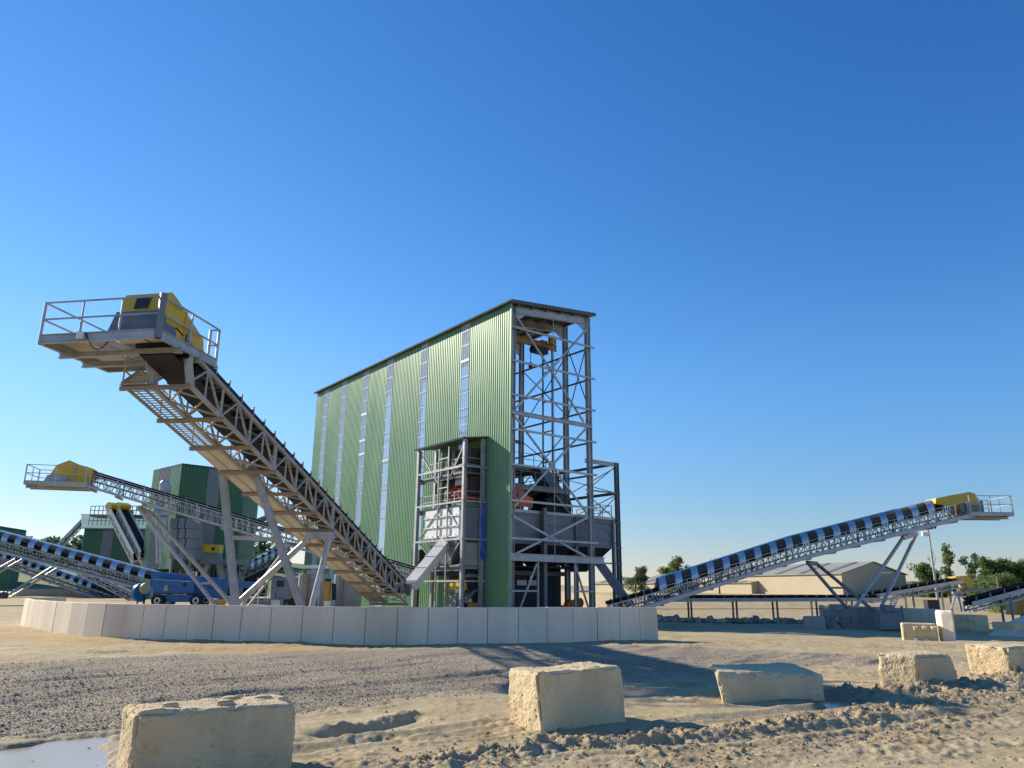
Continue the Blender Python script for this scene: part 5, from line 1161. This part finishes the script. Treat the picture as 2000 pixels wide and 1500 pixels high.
# ------------------------------------------------------------------ boom lift
YL = 66.5
lx = lambda px: A(px, 1170, YL).x
bl = thing('boom_lift', (lx(335), YL, -.05), 'large blue telescopic boom lift parked behind the curved wall', 'boom lift')
zb = -.05
def PX(px, py, Y=YL): return A(px, py, Y)
m = MB(); m.prism([PX(303, 1176), PX(382, 1176), PX(382, 1162), PX(303, 1162)], V(0, 2.2, 0)); m.build('chassis', blue, bl)
m = MB(); m.loft([PX(298, 1160, YL - .15), PX(378, 1160, YL - .15), PX(378, 1135, YL - .15), PX(370, 1134, YL - .15), PX(340, 1131.5, YL - .15), PX(304, 1130, YL - .15), PX(299, 1135, YL - .15)], [p + V(0, .9, 0) for p in [PX(298, 1160, YL - .15), PX(378, 1160, YL - .15), PX(378, 1135, YL - .15), PX(370, 1134, YL - .15), PX(340, 1131.5, YL - .15), PX(304, 1130, YL - .15), PX(299, 1135, YL - .15)]]); tt = m.build('turntable_cover', blue, bl); m = MB(); m.bar(PX(301, 1131.5, YL - .2), PX(372, 1136, YL - .2), .03, .05); m.build('trim_strip', galv, tt); m = MB(); m.bar(PX(302, 1159, YL - .2), PX(378, 1159, YL - .2), .06, .08); m.build('lower_bumper', dark, tt); m = MB(); m.box(PX(334, 1146, YL - .17), V(.75, 0, 0), V(0, .01, 0), Z * .012); m.build('panel_seam', dark, tt)
m = MB(); p = PX(324, 1149, YL - .17); m.box(p, V(.18, 0, 0), V(0, .01, 0), Z * .24); m.build('warning_plate', beige, tt)
m = MB(); p = PX(361, 1142, YL - .16); m.tube(p, p + V(0, .05, 0), .2, 14); m.build('filler_opening', dark, tt)
m = MB(); p, q = PX(298, 1127, YL + 1.2), PX(436, 1139, YL + 1.2); m.loft([p + V(0, -.3, -.62), p + V(0, .4, -.62), p + V(0, .4, .5), p + V(0, -.3, .5)], [q + V(0, -.3, -.4), q + V(0, .4, -.4), q + V(0, .4, .35), q + V(0, -.3, .35)]); m.build('boom', blue, bl)
m = MB(); p, q = PX(400, 1138, YL + 1.2), PX(500, 1143, YL + 1.2); m.bar(p, q, .5, .55); m.build('boom_extension', blue, bl)
m = MB(); p, q = PX(500, 1143, YL + 1.2), PX(502, 1160, YL + 1.2); m.bar(p, q, .3, .35); m.build('jib', blue, bl)
m = MB(); p = PX(508, 1160, YL + 1.2)
for dx in (-.6, .6):
    for dy in (-.4, .4): m.bar(p + V(dx, dy, -.6), p + V(dx, dy, .5), .05)
for hh in (-.6, 0, .5):
    for dy in (-.4, .4): m.bar(p + V(-.6, dy, hh), p + V(.6, dy, hh), .05)
    for dx in (-.6, .6): m.bar(p + V(dx, -.4, hh), p + V(dx, .4, hh), .05)
m.build('work_basket', galv, bl)
for px in (311, 386):
    for dy in (-.2, 2.0):
        c = PX(px, 1173, YL); c.y = YL + dy; m = MB(); m.tube(c + V(0, -.2, 0), c + V(0, .2, 0), .52, 24); wl = m.build('wheel', rubber, bl)
        m = MB(); m.tube(c + V(0, -.22, 0), c + V(0, -.1, 0), .27, 18); rm = m.build('rim', chute_m, wl); m = MB(); m.tube(c + V(0, -.235, 0), c + V(0, -.15, 0), .14, 12); m.build('hub', dark, wl)
m = MB(); p = PX(404, 1158, YL + 1); m.box(p, V(1.6, 0, 0), V(0, .3, 0), Z * .4); m.build('counterframe', blue, bl)
# cable reel
rl = thing('cable_reel', (lx(278), YL, -.05), 'blue reel with a round beige disc standing left of the boom lift', 'cable reel')
c = PX(273, 1157, YL + .4); m = MB(); m.tube(c, c + V(.25, -.15, 0), .78, 24); m.build('flange', blue, rl)
c = PX(282, 1149, YL); m = MB(); m.tube(c, c + V(.2, -.12, 0), .46, 20); m.build('disc', beige, rl)
m = MB(); m.bar(PX(274, 1160, YL + .3), (PX(268, 1160, YL).x, YL, -.1), .12); m.bar(PX(282, 1160, YL + .1), (PX(284, 1160, YL).x, YL, -.1), .14); m.build('stand', dark, rl)

# concrete bunker left of the nearest conveyor foot
YB = 70
bk = thing('concrete_bunker', (A(630, 1180, YB).x, YB, -.5), 'grey concrete bunker with slim pillars and a white lid beam below the green wall', 'bunker')
for px in (592, 632, 662): p = A(px, 1140, YB); m = MB(); m.bar((p.x, YB, -.6), (p.x, YB, 2.9), .55); m.build('pillar', concg, bk); m = MB(); m.bar((p.x - .32, YB - .1, -.6), (p.x - .32, YB - .1, 2.9), .12); m.build('edge_angle', white, bk)
m = MB(); p, q = A(588, 1107, YB - .4), A(645, 1107, YB - .4); m.bar(p, q, .8, .28); m.build('lid_beam', white, bk)
m = MB(); p, q = A(594, 1150, YB + .5), A(632, 1150, YB + .5); m.box(V((p.x + q.x) / 2, YB + .5, .9), V((q.x - p.x) / 2, 0, 0), V(0, .15, 0), Z * 1.6); m.build('wall', concg, bk)
m = MB(); p, q = A(600, 1118, YB - .2), A(630, 1120, YB - .2); m.tube(p, q, .16, 10); m.build('pipe', galv, bk)
p = A(671, 1150, YB); m = MB(); m.tube((p.x + .6, YB + .6, -.5), (p.x + .6, YB + .6, 2.6), .9, 20); m.build('round_pier', concg, bk)
oc = thing('control_column', (A(641, 1180, 66).x, 66, -.5), 'upright orange machine on a pale foot in front of the concrete bunker', 'machine')
p, q = A(634.5, 1173, 66), A(645.5, 1136, 66); m = MB(); m.box((p + q) / 2, V((q.x - p.x) / 2, 0, 0), V(0, .3, 0), Z * ((q.z - p.z) / 2)); m.build('casing', crane_y, oc)
m = MB(); m.box(A(640, 1180, 66), V(.25, 0, 0), V(0, .3, 0), Z * .25); m.build('foot', white, oc)
m = MB(); m.box(A(641, 1133, 66), V(.22, 0, 0), V(0, .2, 0), Z * .12); m.tube(A(652, 1172, 66.4), A(652, 1140, 66.4), .2, 10); m.build('motor', dark, oc)
# small cabinet just behind the wall, telehandler and sign
p = A(539, 1184, 30); cb = thing('junction_cabinet', (p.x, 30, 0), 'small grey cabinet standing close behind the curved wall', 'cabinet')
m = MB(); q0, q1 = A(528.5, 1170, 30), A(549.5, 1170, 30); m.box(V((q0.x + q1.x) / 2, 30.15, q0.z / 2), V((q1.x - q0.x) / 2, 0, 0), V(0, .15, 0), Z * (q0.z / 2)); bd = m.build('casing', filterm, cb)
m = MB(); m.box(V((q0.x + q1.x) / 2, 29.985, q0.z * .55), V((q1.x - q0.x) / 2 - .04, 0, 0), V(0, .012, 0), Z * (q0.z * .42)); m.build('door', galv, bd)
th_ = thing('compressor_trailer', (A(560, 1180, 62).x, 62, -.4), 'small dark blue machine trailer behind the grey cabinet', 'trailer')
m = MB(); m.loft([A(541, 1178, 62), A(578, 1178, 62), A(578, 1170, 62), A(541, 1172, 62)], [A(541, 1178, 63.5), A(578, 1178, 63.5), A(578, 1170, 63.5), A(541, 1172, 63.5)]); m.build('body', dark, th_)
m = MB(); m.box(A(558, 1158, 62.5), V(.6, 0, 0), V(0, .5, 0), Z * .45); m.build('engine_housing', filterm, th_)
m = MB()
for k in range(7): m.bar(A(533 + k * 6, 1176, 62.2), A(540 + k * 4, 1150 + (k % 3) * 5, 62.2), .09)
m.build('tow_frame', blue, th_)
for px in (545, 572): c = A(px, 1178, 61.9); m = MB(); m.tube(c, c + V(0, .25, 0), .4, 14); m.build('wheel', rubber, th_)
ctn = thing('site_cabin', (A(552, 1150, 76).x, 76, -.4), 'grey site cabin with a dark doorway behind the nearest conveyor legs', 'cabin')
p, q = A(530, 1128, 76), A(585, 1128, 76); m = MB(); m.box(V((p.x + q.x) / 2, 77.5, p.z / 2 - .2), V((q.x - p.x) / 2, 0, 0), V(0, 1.3, 0), Z * (p.z / 2 + .2)); m.build('body', filterm, ctn)
p, q = A(541, 1132, 76.1), A(554, 1132, 76.1); m = MB(); m.box(V((p.x + q.x) / 2, 76.17, p.z / 2 - .1), V((q.x - p.x) / 2, 0, 0), V(0, .05, 0), Z * (p.z / 2)); m.build('doorway', dark, ctn)
sg = thing('warning_sign', (A(507, 1180, 60).x, 60, -.3), 'small red and white warning sign on a post between the conveyor legs', 'sign')
m = MB(); p = A(507, 1137, 60); m.bar((p.x, 60.05, -.4), (p.x, 60.05, p.z + .2), .06); m.build('post', galv, sg)
redm = mat('red_paint', (.6, .05, .03), .5)
m = MB(); m.box(A(507, 1136, 60), V(.22, 0, 0), V(0, .02, 0), Z * .3); m.build('upper_plate', redm, sg)
m = MB(); m.box(A(507, 1132, 59.95), V(.13, 0, 0), V(0, .02, 0), Z * .09); m.build('white_band', white, sg)
m = MB(); m.box(A(508, 1146, 60), V(.13, 0, 0), V(0, .02, 0), Z * .12); m.build('lower_plate', redm, sg)
# pallets of material between lift and legs
for (x0, x1, yt, Y, mm, lb) in ((409, 420, 1170, 63, white, 'white wrapped pallet load right of the boom lift wheels'), (424, 434, 1173, 63, crane_y, 'small orange brown crate beside the white pallet load'), (448, 470, 1168, 66, greenl, 'pale green low container behind the nearest conveyor leg')):
    p, q = A(x0, yt, Y), A(x1, yt, Y); o_ = thing('pallet_load', ((p.x + q.x) / 2, Y, -.3), lb, 'pallet load'); m = MB(); m.box(V((p.x + q.x) / 2, Y + .4, p.z / 2 - .05), V((q.x - p.x) / 2, 0, 0), V(0, .4, 0), Z * (p.z / 2 + .1)); m.build('load', mm, o_)
    m = MB(); [m.box(V((p.x + q.x) / 2, Y + dy, -.12), V((q.x - p.x) / 2, 0, 0), V(0, .05, 0), Z * .08) for dy in (.05, .4, .75)]; m.box(V((p.x + q.x) / 2, Y + .4, -.05), V((q.x - p.x) / 2, 0, 0), V(0, .42, 0), Z * .02); m.build('pallet', board, o_)

# ------------------------------------------------------------------ trees
def leaves(cents, rads, n, size, m_, name, parent=None, squash=.8):
    cents = np.array(cents); rads = np.array(rads); p = rads ** 2 / (rads ** 2).sum(); k = rng.choice(len(cents), n, p=p)
    d = rng.normal(size=(n, 3)); d /= np.linalg.norm(d, axis=1, keepdims=True); r = rng.random(n) ** .45
    c = cents[k] + d * (rads[k] * r)[:, None] * np.array([1, 1, squash])
    u = rng.normal(size=(n, 3)); u /= np.linalg.norm(u, axis=1, keepdims=True); w_ = rng.normal(size=(n, 3)); v_ = np.cross(u, w_); v_ /= np.linalg.norm(v_, axis=1, keepdims=True)
    s_ = (size * rng.uniform(.6, 1.4, n))[:, None]; vs = np.stack([c - u * s_, c - v_ * s_ * .55, c + u * s_, c + v_ * s_ * .55], 1).reshape(-1, 3)
    o_ = np.array(origin_of(parent)) if parent is not None else cents.mean(0)
    me = np_mesh(name, vs - o_, np.arange(4 * n).reshape(-1, 4), m_); o = bpy.data.objects.new(name, me); COL.objects.link(o)
    if parent is not None: o.parent = parent
    else: o.location = o_
    return o
def tree(px, pyt, Y, wpx, label, m_, n=1600, bare=0., zb=None, narrow=False, nc=34, full=1.0):
    top = A(px, pyt, Y); x0 = top.x; z0 = zat(x0, Y) if zb is None else zb; h = top.z - z0; wd = abs(A(px + wpx, pyt, Y).x - x0)
    t = thing('bare_tree' if bare > .5 else 'leafy_tree', (x0, Y, z0), label, 'tree', 'trees along the horizon')
    m = MB(); tips = []
    def limb(p, d, L, r, lv):
        q = p + d * L; m.tube(p, q, r, 6, r * .6, cap=False); tips.append((q, lv))
        if lv < 3:
            for _ in range(3 if lv else 5):
                t_ = random.uniform(.3 if lv == 0 else .45, 1); dd = (d + Vector((random.gauss(0, .5), random.gauss(0, .5), random.uniform(-.05, .5))) * (.5 if narrow else .8)).normalized(); limb(p.lerp(q, t_), dd, L * random.uniform(.45, .7), r * .5, lv + 1)
    limb(Vector((x0, Y, z0 - .3)), Vector((random.gauss(0, .05), 0, 1)).normalized(), h * .5, h * .022, 0)
    m.build('trunk', bark, t)
    if bare < 1:
        cs, rs = [], []
        tp = [q for q, lv in tips if lv >= 2]; random.shuffle(tp)
        for q in tp[:nc * 2]:
            dx = max(-wd * 1.15, min(wd * 1.15, (q.x - x0) * (.8 if narrow else 1.25))); zq = min(q.z, z0 + h * .97)
            cs.append((x0 + dx, Y + (q.y - Y), zq)); rs.append(h * random.uniform(.05, .115) * full)
        if not narrow:
            for _ in range(int(nc // 2 * full ** 2)):
                a = random.uniform(0, 6.28); zz = random.uniform(.08, .55); rr = wd * random.uniform(.3, .95)
                cs.append((x0 + math.cos(a) * rr, Y + math.sin(a) * rr, z0 + h * zz)); rs.append(h * random.uniform(.07, .13) * full)
        leaves(cs, rs, int(n * 3.2 * (1 - bare)), h * .024, m_, 'crown', t)
for a in ((1240, 1101, 130, 30, 'broad green tree just right of the tall building frame above the shed roof', leaf3, 2200, 1.35),
          (1322, 1080, 110, 27, 'round leafy tree above the lower end of the hooded conveyor', leaf2, 2000, 1.3),
          (1806, 1092, 115, 22, 'dense low tree left of the floodlight pole', leaf1, 2000, 1.4),
          (1908, 1116, 110, 30, 'low bush like tree behind the yellow conveyor head', leaf2, 2600, 1.6),
          (1942, 1090, 95, 34, 'tall rounded dark green tree right of the yellow conveyor head', leaf1, 3600, 1.6),
          (1965, 1112, 80, 44, 'light green willow like tree at the right edge', leaf2, 4200, 1.7),
          (1998, 1078, 95, 34, 'tall tree cut off at the right picture edge', leaf1, 3200, 1.6)): tree(*a[:7], full=a[7])
tree(1844, 1064, 130, 9, 'thin tree with sparse leaves right of the floodlight pole', leaf2, 900, .55, narrow=True, nc=12)
tree(1886, 1075, 135, 11, 'thin sparse tree above the yellow conveyor head', leaf3, 900, .6, narrow=True, nc=12)
tree(1400, 1071, 120, 22, 'leafless tree top showing above the middle of the hooded conveyor', leaf3, 0, 1.0)
tree(1958, 1064, 112, 18, 'leafless slender tree among the green trees at right', leaf3, 0, 1.0)
tree(1820, 1075, 132, 10, 'leafless thin tree just behind the floodlight pole', leaf3, 0, 1.0)
# wood on the far left hill
cs, rs = [], []
for k in range(150):
    px = random.uniform(-120, 560); Y = random.uniform(230, 290); x = A(px, 1100, Y).x; z = zat(x, Y); r = random.uniform(2, 4.2)
    cs.append((x, Y, z + r * random.uniform(.6, 1.6))); rs.append(r)
o = leaves(cs, rs, 30000, .75, leaf3, 'far_wood'); tag(o, 'far wooded hill on the left horizon', 'wood', None, 'stuff')
cs, rs = [], []
for k in range(260):
    px = random.uniform(1770, 2100); Y = random.uniform(105, 200); x = A(px, 1100, Y).x; z = zat(x, Y); r = random.uniform(1.0, 2.0) * (1.25 if px > 1880 else .8)
    cs.append((x, Y, z + r * .6)); rs.append(r)
o = leaves(cs, rs, 52000, .3, leaf1, 'hedgerow'); tag(o, 'green hedgerow running behind the trees at right', 'hedge', None, 'stuff')
